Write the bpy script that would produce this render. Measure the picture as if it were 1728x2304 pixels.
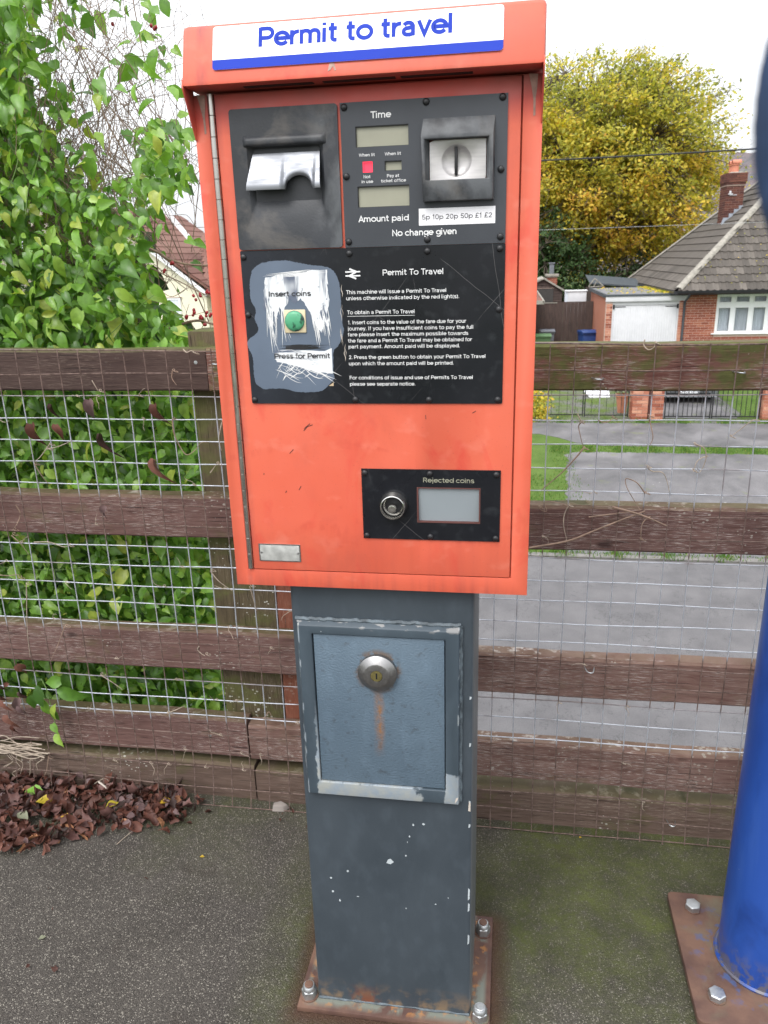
import bpy, bmesh, math, random
import numpy as np
from mathutils import Vector, Matrix
random.seed(7); rng = np.random.default_rng(7)
S = bpy.context.scene
COL = S.collection
for o in list(bpy.data.objects): bpy.data.objects.remove(o)

# ------------------------------------------------------------------ camera, sky, sun, exposure
CAM = Vector((0.19603, -1.09779, 1.4))
def camera():
    pitch, roll, yaw = math.radians(18.1483), math.radians(1.6427), math.radians(9.4556)
    fw = Vector((-math.sin(yaw)*math.cos(pitch), math.cos(yaw)*math.cos(pitch), -math.sin(pitch)))
    rt = Vector((math.cos(yaw), math.sin(yaw), 0))
    dn = fw.cross(rt)
    c, s = math.cos(roll), math.sin(roll)
    r2 = c*rt + s*dn; d2 = -s*rt + c*dn
    m = Matrix((r2, -d2, -fw)).transposed().to_4x4(); m.translation = CAM
    cd = bpy.data.cameras.new('camera'); co = bpy.data.objects.new('camera', cd); COL.objects.link(co)
    co.matrix_world = m
    cd.sensor_width = 36; cd.sensor_fit = 'AUTO'; cd.lens = 1740.56/2304*36
    cd.clip_start = 0.02; cd.clip_end = 4000
    cd.dof.use_dof = True; cd.dof.focus_distance = 1.2; cd.dof.aperture_fstop = 16
    S.camera = co
camera()
SUN_EL, SUN_AZ = 52, 200          # degrees; azimuth measured clockwise from +Y
w = bpy.data.worlds.new('World'); S.world = w; w.use_nodes = True
nt = w.node_tree; nt.nodes.clear()
sky = nt.nodes.new('ShaderNodeTexSky'); sky.sky_type = 'NISHITA'; sky.sun_disc = False
sky.sun_elevation = math.radians(SUN_EL); sky.sun_rotation = math.radians(SUN_AZ)
sky.dust_density = 4; sky.air_density = 1
hs = nt.nodes.new('ShaderNodeHueSaturation'); hs.inputs['Saturation'].default_value = 0.15
mx = nt.nodes.new('ShaderNodeMixRGB'); mx.blend_type = 'ADD'; mx.inputs[0].default_value = 1
mx.inputs[2].default_value = (10.5, 10.8, 11.2, 1)   # even white cloud cover over the clear sky
bg = nt.nodes.new('ShaderNodeBackground'); bg.inputs['Strength'].default_value = 0.12
wo = nt.nodes.new('ShaderNodeOutputWorld')
tc = nt.nodes.new('ShaderNodeTexCoord'); sx = nt.nodes.new('ShaderNodeSeparateXYZ'); nt.links.new(tc.outputs['Generated'], sx.inputs[0])
mr = nt.nodes.new('ShaderNodeMapRange'); mr.inputs[1].default_value = 0; mr.inputs[2].default_value = 1; mr.inputs[3].default_value = .62; mr.inputs[4].default_value = 1.55
nt.links.new(sx.outputs['Z'], mr.inputs[0])   # an overcast sky is brighter overhead than at the horizon
ml = nt.nodes.new('ShaderNodeVectorMath'); ml.operation = 'SCALE'
nt.links.new(sky.outputs[0], hs.inputs['Color']); nt.links.new(hs.outputs[0], mx.inputs[1])
nt.links.new(mx.outputs[0], ml.inputs[0]); nt.links.new(mr.outputs[0], ml.inputs['Scale']); nt.links.new(ml.outputs[0], bg.inputs['Color']); nt.links.new(bg.outputs[0], wo.inputs['Surface'])
sd = bpy.data.lights.new('sun', 'SUN'); sd.energy = 1.0; sd.angle = math.radians(25); sd.color = (1, .97, .93)
so = bpy.data.objects.new('sun', sd); COL.objects.link(so)
az, el = math.radians(SUN_AZ), math.radians(SUN_EL)
so.rotation_euler = Vector((math.sin(az)*math.cos(el), math.cos(az)*math.cos(el), math.sin(el))).to_track_quat('Z', 'Y').to_euler()
S.view_settings.view_transform = 'Standard'; S.view_settings.look = 'None'
S.view_settings.gamma = 1; S.view_settings.exposure = 0.0; S.view_settings.use_curve_mapping = False
S.render.engine = 'CYCLES'; S.cycles.max_bounces = 6; S.cycles.use_denoising = True

# ------------------------------------------------------------------ helpers
def srgb(r, g, b):
    f = lambda c: (c/255/12.92) if c <= 10 else ((c/255+.055)/1.055)**2.4
    return (f(r), f(g), f(b), 1)
class MB:
    def __init__(s): s.v = []; s.f = []; s.t = []
    def add(s, vs, fs, tint=None):
        o = len(s.v); s.v += [tuple(p) for p in vs]
        s.f += [tuple(i+o for i in f) for f in fs]
        if tint is not None: s.t += [tint]*len(fs)
        return s
    def box(s, x0, x1, y0, y1, z0, z1, tint=None):
        return s.add([(x0,y0,z0),(x1,y0,z0),(x1,y1,z0),(x0,y1,z0),(x0,y0,z1),(x1,y0,z1),(x1,y1,z1),(x0,y1,z1)],
              [(0,3,2,1),(4,5,6,7),(0,1,5,4),(1,2,6,5),(2,3,7,6),(3,0,4,7)], tint)
    def frustum(s, a, ya, b, yb):
        # rect a=(x0,x1,z0,z1) at ya (back), rect b at yb (front)
        v = [(a[0],ya,a[2]),(a[1],ya,a[2]),(a[1],ya,a[3]),(a[0],ya,a[3]),(b[0],yb,b[2]),(b[1],yb,b[2]),(b[1],yb,b[3]),(b[0],yb,b[3])]
        return s.add(v, [(4,5,6,7),(0,1,5,4),(1,2,6,5),(2,3,7,6),(3,0,4,7),(0,3,2,1)])
    def prism(s, pts, y0, y1, tint=None):
        # outline in X,Z extruded along Y
        n = len(pts)
        v = [(x,y0,z) for x,z in pts]+[(x,y1,z) for x,z in pts]
        f = [tuple(range(n)), tuple(range(2*n-1,n-1,-1))]+[(i,i+n,(i+1)%n+n,(i+1)%n) for i in range(n)]
        return s.add(v, f, tint)
    def prismx(s, pts, x0, x1, tint=None):
        # outline in Y,Z extruded along X
        n = len(pts)
        v = [(x0,y,z) for y,z in pts]+[(x1,y,z) for y,z in pts]
        f = [tuple(range(n)), tuple(range(2*n-1,n-1,-1))]+[(i,i+n,(i+1)%n+n,(i+1)%n) for i in range(n)]
        return s.add(v, f, tint)
    def plate(s, x0, x1, z0, z1, holes, yf, yb):
        # flat plate facing -Y with rectangular holes (x0,x1,z0,z1)
        xs = sorted({x0,x1}|{h[0] for h in holes}|{h[1] for h in holes}); zs = sorted({z0,z1}|{h[2] for h in holes}|{h[3] for h in holes})
        ins = lambda x,z: any(h[0]<x<h[1] and h[2]<z<h[3] for h in holes)
        solid = {}
        for i in range(len(xs)-1):
            for j in range(len(zs)-1): solid[i,j] = not ins((xs[i]+xs[i+1])/2,(zs[j]+zs[j+1])/2)
        for (i,j),ok in solid.items():
            if not ok: continue
            a,b,c,d = xs[i],xs[i+1],zs[j],zs[j+1]
            s.add([(a,yf,c),(b,yf,c),(b,yf,d),(a,yf,d)], [(0,1,2,3)])
            s.add([(a,yb,c),(b,yb,c),(b,yb,d),(a,yb,d)], [(3,2,1,0)])
            if not solid.get((i-1,j)): s.add([(a,yb,c),(a,yf,c),(a,yf,d),(a,yb,d)], [(0,1,2,3)])
            if not solid.get((i+1,j)): s.add([(b,yf,c),(b,yb,c),(b,yb,d),(b,yf,d)], [(0,1,2,3)])
            if not solid.get((i,j-1)): s.add([(a,yb,c),(b,yb,c),(b,yf,c),(a,yf,c)], [(0,1,2,3)])
            if not solid.get((i,j+1)): s.add([(a,yf,d),(b,yf,d),(b,yb,d),(a,yb,d)], [(0,1,2,3)])
        return s
    def lathe(s, prof, c, axis='-Y', n=24, cap=True, tint=None):
        # prof: (radius, height along axis)
        cx,cy,cz = c; v = []; f = []
        for r,h in prof:
            for k in range(n):
                a = 2*math.pi*k/n; u,w_ = r*math.cos(a), r*math.sin(a)
                v.append((cx+u,cy-h,cz+w_) if axis=='-Y' else (cx+u,cy+w_,cz+h))
        m = len(prof)
        for i in range(m-1):
            for k in range(n):
                q = (i*n+k, i*n+(k+1)%n, (i+1)*n+(k+1)%n, (i+1)*n+k)
                f.append(q)
        if cap: f.append(tuple(range((m-1)*n,m*n))); f.append(tuple(range(n-1,-1,-1)))
        return s.add(v,f,tint)
    def tube(s, pts, r, n=6, tint=None, r2=None):
        pts = [Vector(p) for p in pts]; m = len(pts)
        if m < 2: return s
        v = []; f = []; up = Vector((.13,.21,.97))
        for i,p in enumerate(pts):
            d = (pts[min(i+1,m-1)]-pts[max(i-1,0)]).normalized()
            a = d.cross(up)
            if a.length < 1e-3: a = d.cross(Vector((1,0,0)))
            a.normalize(); b = d.cross(a)
            rr = r if r2 is None else r+(r2-r)*i/(m-1)
            for k in range(n):
                t = 2*math.pi*k/n; v.append(p+a*rr*math.cos(t)+b*rr*math.sin(t))
        for i in range(m-1):
            for k in range(n): f.append((i*n+k, i*n+(k+1)%n, (i+1)*n+(k+1)%n, (i+1)*n+k))
        f.append(tuple(range(n-1,-1,-1))); f.append(tuple(range((m-1)*n,m*n)))
        return s.add(v,f,tint)
    def mesh(s, name):
        me = bpy.data.meshes.new(name); me.from_pydata(s.v, [], s.f)
        if s.t:
            at = me.attributes.new('tint','FLOAT','FACE'); at.data.foreach_set('value', np.array(s.t[:len(s.f)], dtype=np.float32))
        return me
def tag(o, label=None, cat=None, group=None, kind=None):
    if label: o['label'] = label
    if cat: o['category'] = cat
    if group: o['group'] = group
    if kind: o['kind'] = kind
    return o
def link(name, me, m, parent=None, smooth=False, bevel=0, kind=None, label=None):
    if m is not None and not me.materials: me.materials.append(m)
    if bevel:
        bm = bmesh.new(); bm.from_mesh(me); bmesh.ops.remove_doubles(bm, verts=bm.verts, dist=1e-6); bmesh.ops.recalc_face_normals(bm, faces=bm.faces)
        es = [e for e in bm.edges if len(e.link_faces)==2 and e.calc_face_angle(0) > .6]
        bmesh.ops.bevel(bm, geom=es, offset=bevel, segments=2, profile=.5, affect='EDGES', clamp_overlap=True)
        bm.to_mesh(me); bm.free()
        smooth = True
    if smooth:
        me.polygons.foreach_set('use_smooth', [True]*len(me.polygons))
        try: me.set_sharp_from_angle(angle=math.radians(38))
        except Exception: pass
    o = bpy.data.objects.new(name, me); COL.objects.link(o)
    if parent: o.parent = parent
    if kind: o['kind'] = kind
    if label: o['label'] = label
    return o
def obj(name, mb, m, parent=None, **k): return link(name, mb.mesh(name), m, parent, **k)
def thing(name, label, cat, group=None, loc=(0,0,0)):
    o = bpy.data.objects.new(name, None); COL.objects.link(o); o.location = loc; o.empty_display_size = .1
    return tag(o, label, cat, group)
def inst(name, me, parent, M, kind=None):
    o = bpy.data.objects.new(name, me); COL.objects.link(o); o.matrix_world = M
    if parent: o.parent = parent; o.matrix_parent_inverse = Matrix()
    return o
def box(name, m, a, parent=None, bevel=0, **k): return obj(name, MB().box(*a), m, parent, bevel=bevel, **k)
def ctrl(p, n=10):
    # Catmull-Rom through points
    p = [Vector(q) for q in p]
    if len(p) < 3: return p
    q = [2*p[0]-p[1]]+p+[2*p[-1]-p[-2]]; out = []
    for i in range(1,len(q)-2):
        for k in range(n):
            t = k/n; a,b,c,d = q[i-1],q[i],q[i+1],q[i+2]
            out.append(.5*((2*b)+(c-a)*t+(2*a-5*b+4*c-d)*t*t+(3*b-a-3*c+d)*t**3))
    out.append(p[-1]); return out

# ------------------------------------------------------------------ materials
class NT:
    def __init__(s, name, rough=.5, metal=0, spec=.5):
        s.m = bpy.data.materials.new(name); s.m.use_nodes = True; s.t = s.m.node_tree
        s.b = s.t.nodes['Principled BSDF']; s.o = s.t.nodes['Material Output']
        s.b.inputs['Roughness'].default_value = rough; s.b.inputs['Metallic'].default_value = metal
        s.b.inputs['Specular IOR Level'].default_value = spec
        g = s.t.nodes.new('ShaderNodeNewGeometry'); s.pos = g.outputs['Position']; s.n = None
    def put(s, sock, v):
        if isinstance(v, bpy.types.NodeSocket): s.t.links.new(v, sock)
        elif isinstance(v, tuple) and len(v)==3 and sock.type=='RGBA': sock.default_value = (*v,1)
        else: sock.default_value = v
    def sc(s, k, off=(0,0,0)):
        n = s.t.nodes.new('ShaderNodeMapping'); n.inputs['Scale'].default_value = k; n.inputs['Location'].default_value = off
        s.t.links.new(s.pos, n.inputs[0]); return n.outputs[0]
    def noise(s, scale, k=(1,1,1), detail=4, rough=.55, dist=0, off=(0,0,0)):
        n = s.t.nodes.new('ShaderNodeTexNoise'); n.inputs['Scale'].default_value = scale; n.inputs['Detail'].default_value = detail
        n.inputs['Roughness'].default_value = rough; n.inputs['Distortion'].default_value = dist
        s.t.links.new(s.sc(k,off), n.inputs['Vector']); return n.outputs['Fac']
    def vor(s, scale, k=(1,1,1), out='Distance', feature='F1', rnd=1):
        n = s.t.nodes.new('ShaderNodeTexVoronoi'); n.feature = feature; n.inputs['Scale'].default_value = scale
        n.inputs['Randomness'].default_value = rnd
        s.t.links.new(s.sc(k), n.inputs['Vector']); return n.outputs[out]
    def rng(s, v, a, b, c=0., d=1.):
        n = s.t.nodes.new('ShaderNodeMapRange'); s.put(n.inputs[0], v)
        for i,x in enumerate((a,b,c,d)): s.put(n.inputs[i+1], x)
        return n.outputs[0]
    def math(s, op, a, b=0.):
        n = s.t.nodes.new('ShaderNodeMath'); n.operation = op; s.put(n.inputs[0], a); s.put(n.inputs[1], b); return n.outputs[0]
    def xyz(s):
        n = s.t.nodes.new('ShaderNodeSeparateXYZ'); s.t.links.new(s.pos, n.inputs[0]); return n.outputs
    def nrm(s):
        g = s.t.nodes.new('ShaderNodeNewGeometry'); n = s.t.nodes.new('ShaderNodeSeparateXYZ'); s.t.links.new(g.outputs['Normal'], n.inputs[0]); return n.outputs
    def mix(s, f, a, b, mode='MIX'):
        n = s.t.nodes.new('ShaderNodeMixRGB'); n.blend_type = mode; s.put(n.inputs[0], f); s.put(n.inputs[1], a); s.put(n.inputs[2], b); return n.outputs[0]
    def attr(s, name='tint'):
        n = s.t.nodes.new('ShaderNodeAttribute'); n.attribute_name = name; return n.outputs['Fac']
    def rand(s):
        n = s.t.nodes.new('ShaderNodeObjectInfo'); return n.outputs['Random']
    def ramp(s, v, stops):
        n = s.t.nodes.new('ShaderNodeValToRGB'); cr = n.color_ramp
        while len(cr.elements) < len(stops): cr.elements.new(.5)
        for e,(p,c) in zip(cr.elements, stops): e.position = p; e.color = c if len(c)==4 else (*c,1)
        s.put(n.inputs[0], v); return n.outputs[0]
    def bump(s, h, strength=.5, dist=.001):
        n = s.t.nodes.new('ShaderNodeBump'); n.inputs['Strength'].default_value = strength; n.inputs['Distance'].default_value = dist
        s.put(n.inputs['Height'], h)
        if s.n is not None: s.t.links.new(s.n, n.inputs['Normal'])
        s.n = n.outputs[0]; s.t.links.new(s.n, s.b.inputs['Normal'])
    def col(s, c): s.put(s.b.inputs['Base Color'], c)
    def rough(s, c): s.put(s.b.inputs['Roughness'], c)
    def translucent(s, c, f=.35):
        t = s.t.nodes.new('ShaderNodeBsdfTranslucent'); s.put(t.inputs[0], c)
        m = s.t.nodes.new('ShaderNodeMixShader'); m.inputs[0].default_value = f
        s.t.links.new(s.b.outputs[0], m.inputs[1]); s.t.links.new(t.outputs[0], m.inputs[2]); s.t.links.new(m.outputs[0], s.o.inputs['Surface'])
MATS = {}
def simple(name, c, rough=.5, metal=0, var=.15, scale=8, bump=0, k=(1,1,1), emis=0, spec=.5):
    n = NT(name, rough, metal, spec); c = c[:3]
    f = n.noise(scale, k)
    lo = tuple(x*(1-var) for x in c); hi = tuple(min(1,x*(1+var)) for x in c)
    n.col(n.mix(n.rng(f,.3,.7), (*lo,1), (*hi,1)))
    if bump: n.bump(n.noise(scale*6,k), .5, bump)
    if emis:
        n.b.inputs['Emission Color'].default_value = (*c,1); n.b.inputs['Emission Strength'].default_value = emis
    MATS[name] = n.m; return n.m

def mk_orange():
    n = NT('orange_paint', .42)
    base = n.mix(n.rng(n.noise(3.5,detail=3),.35,.7), (.66,.132,.074,1), (.60,.098,.054,1))
    smudge = n.rng(n.noise(11,(1,1,.45),5,.62,.8),.54,.68)
    base = n.mix(n.math('MULTIPLY',smudge,.7), base, (.60,.05,.035,1))
    pale = n.rng(n.noise(22,(1,1,1.5),3,.5,0,(5,2,1)),.58,.75)
    base = n.mix(n.math('MULTIPLY',pale,.35), base, (.74,.25,.18,1))
    dirt = n.math('MULTIPLY', n.rng(n.noise(5,(1,1,.5),6,.65,.5,(9,3,2)),.50,.72), n.rng(n.noise(60,(1,1,.5),3),.3,.6))
    base = n.mix(n.math('MULTIPLY',dirt,.42), base, (.34,.075,.055,1))
    rub = n.math('MULTIPLY', n.rng(n.noise(7,(.5,1,1.3),4,.6,.9,(3,1,7)),.60,.66), n.rng(n.noise(90,(1,1,.3),2),.4,.6))
    base = n.mix(n.math('MULTIPLY',rub,.45), base, (.52,.075,.045,1))
    grit = n.rng(n.noise(420,(1,1,1),2),.68,.74)
    base = n.mix(n.math('MULTIPLY',grit,.35), base, (.30,.06,.05,1))
    x,y,z = n.xyz()
    # grime washed down below the small plate and round the panels
    drip = n.math('MULTIPLY', n.rng(n.noise(45,(1,1,.08),3),.45,.7), n.math('MULTIPLY', n.rng(z,.90,.935,1.,.2), n.rng(z,1.0,.99)))
    base = n.mix(n.math('MULTIPLY',drip,.5), base, (.22,.05,.05,1))
    hood_shade = n.math('MULTIPLY', n.rng(n.math('ADD',z,n.math('MULTIPLY',n.noise(9,detail=4),.03)),1.575,1.606), n.math('MULTIPLY', n.rng(z,1.6185,1.6165), n.rng(y,-.034,-.030)))
    base = n.mix(n.math('MULTIPLY',hood_shade,.8), base, (.42,.05,.042,1))   # shade below the hood, painted in as a darker red
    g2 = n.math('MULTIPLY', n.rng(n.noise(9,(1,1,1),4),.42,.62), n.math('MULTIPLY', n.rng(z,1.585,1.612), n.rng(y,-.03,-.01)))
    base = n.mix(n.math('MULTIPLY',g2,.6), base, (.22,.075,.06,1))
    hz = n.math('MULTIPLY', n.rng(n.noise(30,(1,1,.3),4),.4,.6), n.math('MULTIPLY', n.rng(x,-.19,-.2), n.rng(x,-.212,-.205)))
    base = n.mix(n.math('MULTIPLY',hz,.5), base, (.12,.03,.05,1))
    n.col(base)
    n.rough(n.rng(n.noise(30),.3,.7,.36,.58))
    n.bump(n.noise(900,(1,1,1),2), .12, .0006)
    MATS['orange'] = n.m
mk_orange()
def mk_grey(name, c1, c2, chips=True, textured=False, streak=False, primer=False, stain_side=False):
    n = NT(name, .48)
    base = n.mix(n.rng(n.noise(7,(1,1,.6),5),.35,.68), c1, c2)
    base = n.mix(n.math('MULTIPLY', n.rng(n.noise(40,(1,1,.5),4),.5,.75), .3), base, tuple(min(1,v*1.5) for v in c2[:3])+(1,))
    x,y,z = n.xyz()
    if textured:
        n.bump(n.noise(260,(1,1,1.2),3), .8, .0016)
        base = n.mix(n.math('MULTIPLY',n.rng(n.noise(90),.6,.72),.5), base, (.045,.05,.055,1))
    else: n.bump(n.noise(120,(1,1,1),3), .25, .0005)
    if streak:
        dx = n.math('ABSOLUTE', n.math('SUBTRACT', x, n.math('ADD', -.012, n.math('MULTIPLY', n.noise(20,(1,1,1)), .012))))
        m = n.math('MULTIPLY', n.rng(dx,.011,.0), n.math('MULTIPLY', n.rng(z,.59,.64), n.rng(z,.735,.70)))
        m = n.math('MULTIPLY', m, n.rng(n.noise(120,(1,1,.5)),.3,.6))
        base = n.mix(n.math('MULTIPLY',m,.9), base, (.24,.11,.035,1))
        rr = n.math('SQRT', n.math('ADD', n.math('POWER', n.math('ADD',x,.006),2.), n.math('POWER', n.math('SUBTRACT',z,.757),2.)))
        m2 = n.math('MULTIPLY', n.rng(rr,.043,.034), n.rng(n.noise(70),.46,.6))
        base = n.mix(m2, base, (.10,.075,.06,1))
    if primer:
        wob = n.math('MULTIPLY', n.math('SUBTRACT', n.noise(30,(1,1,1),5,.65,.5), .5), .05)
        # a bare strip along the sill, peeled edges beside the hatch
        sill = n.math('MULTIPLY', n.rng(n.math('ADD',z,n.math('MULTIPLY',wob,.5)),.5375,.5345), n.math('MULTIPLY', n.rng(n.math('ADD',x,wob),-.112,-.109), n.rng(n.math('ADD',x,wob),.062,.058)))
        cor = n.math('MULTIPLY', n.rng(n.math('ADD',x,n.math('MULTIPLY',wob,.4)),.104,.1055), n.rng(n.math('ADD',z,wob),.572,.568))
        lft = n.math('MULTIPLY', n.math('MULTIPLY', n.rng(n.math('ADD',x,n.math('MULTIPLY',wob,.45)),-.1185,-.1165), n.rng(z,.70,.60)), n.rng(x,-.09,-.10))
        edge = n.math('MULTIPLY', n.rng(n.noise(60,(1,1,.5),4),.56,.6), n.math('MAXIMUM', n.rng(x,-.1335,-.1352), n.rng(x,.1243,.1262)))
        zone = n.math('MAXIMUM', n.math('MAXIMUM', sill, cor), n.math('MAXIMUM', lft, edge)); e = 1.
        base = n.mix(zone, base, n.mix(n.rng(n.noise(50),.4,.7),(.23,.27,.31,1),(.30,.31,.29,1)))
        e2 = n.math('MULTIPLY', n.rng(n.noise(70,(.6,1,1),4),.60,.64), n.rng(z,.830,.838))
        base = n.mix(n.math('MULTIPLY',e2,.7), base, (.30,.29,.28,1))
    if chips:
        d = n.vor(22); thr = n.rng(n.noise(6,detail=2),.4,.65,.012,.075)
        c = n.math('MULTIPLY', n.math('LESS_THAN', d, thr), n.rng(n.noise(200),.45,.5))
        base = n.mix(n.math('MULTIPLY',c,.8), base, (.40,.44,.46,1))
        scr = n.math('MULTIPLY', n.rng(n.noise(60,(1,1,.06),2,.5,0,(3,3,9)),.70,.74), n.rng(n.noise(8),.5,.6))
        base = n.mix(n.math('MULTIPLY',scr,.5), base, (.25,.29,.32,1))
    if stain_side:
        lo = n.math('MULTIPLY', n.rng(z,.07,.012), n.rng(n.noise(35,(1,1,1),4),.46,.62))
        base = n.mix(n.math('MULTIPLY',lo,.8), base, (.23,.15,.08,1))
        r = n.math('MULTIPLY', n.rng(n.math('ABSOLUTE',n.math('ADD',x,.055)),.035,.01), n.math('MULTIPLY',n.rng(z,.06,.02),n.rng(n.noise(60),.4,.5)))
        base = n.mix(r, base, (.15,.05,.025,1))
        sf = n.math('MULTIPLY', n.rng(x,.1472,.149), .45)  # right-hand side face mixed evenly paler
        base = n.mix(sf, base, (.16,.165,.16,1))
    n.col(base); MATS[name] = n.m
mk_grey('pedestal_paint', (.036,.047,.058,1), (.050,.063,.076,1), stain_side=True, chips=False)
mk_grey('frame_paint', (.037,.053,.068,1), (.050,.069,.086,1), primer=True)
mk_grey('hatch_paint', (.080,.117,.155,1), (.102,.145,.187,1), textured=True, streak=True, chips=False)

def mk_plate():
    n = NT('black_plate', .28, 0, .3)
    base = n.mix(n.rng(n.noise(5,detail=4),.3,.7), (.006,.0065,.009,1), (.011,.012,.016,1))
    x,y,z = n.xyz()
    dust = n.math('MULTIPLY', n.rng(n.noise(60,(1,1,1),5),.55,.8), .25)
    base = n.mix(n.math('MULTIPLY',dust,.6), base, (.10,.11,.12,1))
    base = n.mix(n.math('MULTIPLY', n.rng(n.math('ADD',n.math('MULTIPLY',x,-1.), n.math('MULTIPLY',n.noise(14),.06)),.07,.18), .2), base, (.06,.07,.095,1))
    for a in (0.9,-0.7,.15):   # fine crossed scratches
        v = n.math('ADD', n.math('MULTIPLY',x,math.cos(a)), n.math('MULTIPLY',z,math.sin(a)))
        s_ = n.math('ABSOLUTE', n.math('SUBTRACT', n.math('FRACT', n.math('MULTIPLY', n.math('ADD',v,n.math('MULTIPLY',n.noise(4),.02)), 9.)), .5))
        base = n.mix(n.math('MULTIPLY', n.math('MULTIPLY', n.rng(s_,.004,.0), n.rng(n.noise(9),.52,.6)), .28), base, (.35,.33,.33,1))
    n.col(base); n.rough(n.rng(n.noise(12),.3,.7,.22,.42)); MATS['black_plate'] = n.m
    n = NT('grey_panel', .5)
    base = n.mix(n.rng(n.noise(8,detail=5),.35,.68), (.030,.034,.042,1), (.045,.05,.06,1))
    base = n.mix(n.math('MULTIPLY',n.math('LESS_THAN',n.vor(45),n.rng(n.noise(7),.5,.7,.0,.12)),.7), base, (.30,.30,.32,1))
    n.col(base); n.bump(n.noise(500),.2,.0004); MATS['grey_panel'] = n.m
    n = NT('black_casting', .5)
    base = n.mix(n.rng(n.noise(9,detail=5),.35,.7), (.017,.019,.023,1), (.034,.037,.045,1))
    x,y,z = n.xyz()
    d = n.math('MULTIPLY', n.rng(n.noise(13,(1,1,1),5,.6,.5,(1,4,2)),.52,.66), n.rng(y,.004,-.002))
    base = n.mix(n.math('MULTIPLY',d,.45), base, (.13,.115,.10,1))
    e = n.math('MULTIPLY', n.rng(x,-.075,-.05), n.rng(n.noise(22,(1,1,.7),5),.45,.6))
    base = n.mix(n.math('MULTIPLY',e,.4), base, (.17,.18,.19,1))
    n.col(base); n.bump(n.noise(350),.4,.0006); MATS['black_casting'] = n.m
mk_plate()
def mk_metal(name, c, rough, brush=(1,1,1), bs=300, dirt=.3):
    n = NT(name, rough, 1)
    f = n.noise(bs, brush, 3)
    n.col(n.mix(n.math('MULTIPLY',n.rng(n.noise(25,detail=5),.5,.75),dirt), n.mix(n.rng(f,.3,.7),tuple(v*.88 for v in c)+(1,),(*c,1)), (.16,.13,.10,1)))
    n.rough(n.rng(f,.3,.7,rough*.8,rough*1.3)); n.bump(f,.12,.0004); MATS[name] = n.m
mk_metal('steel', (.33,.325,.325), .38)
mk_metal('polished', (.62,.61,.59), .18, dirt=.15)
mk_metal('hinge_steel', (.5,.48,.45), .28, (1,1,.1))
mk_metal('cast_alloy', (.30,.31,.335), .5, (.5,1,2.2), 60, .1)
mk_metal('zinc', (.55,.57,.58), .45, dirt=.35)
def mk_satin():
    n = NT('satin_plate', .36, .45)
    f = n.noise(120,(.3,1,2),3)
    n.col(n.mix(n.rng(f,.3,.7), (.44,.42,.42,1), (.54,.52,.51,1))); n.rough(n.rng(f,.3,.7,.3,.42)); MATS['satin'] = n.m
mk_satin()
mk_metal('brass', (.55,.48,.2), .35)
def mk_wire():
    n = NT('galvanised_wire', .42, .75)
    x,y,z = n.xyz()
    base = n.mix(n.rng(n.noise(60),.3,.7), (.36,.38,.42,1), (.50,.52,.57,1))
    # browner, duller bands at the heights where the wire crosses the rails
    m = None
    for a,b in ((1.115,1.225),(.752,.87),(.372,.505),(-.1,.25)):
        q = n.math('MULTIPLY', n.rng(z,a-.012,a+.004), n.rng(z,b+.012,b-.004))
        m = q if m is None else n.math('MAXIMUM', m, q)
    m = n.math('MAXIMUM', m, n.math('MULTIPLY', n.rng(n.noise(7,detail=3),.56,.64), .6))
    base = n.mix(m, base, n.mix(n.rng(n.noise(90),.35,.65),(.075,.045,.035,1),(.19,.13,.11,1)))
    n.col(base); n.put(n.b.inputs['Metallic'], n.rng(m,0.,1.,.35,.05)); n.rough(n.rng(m,0.,1.,.52,.75)); MATS['wire'] = n.m
mk_wire()
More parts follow.
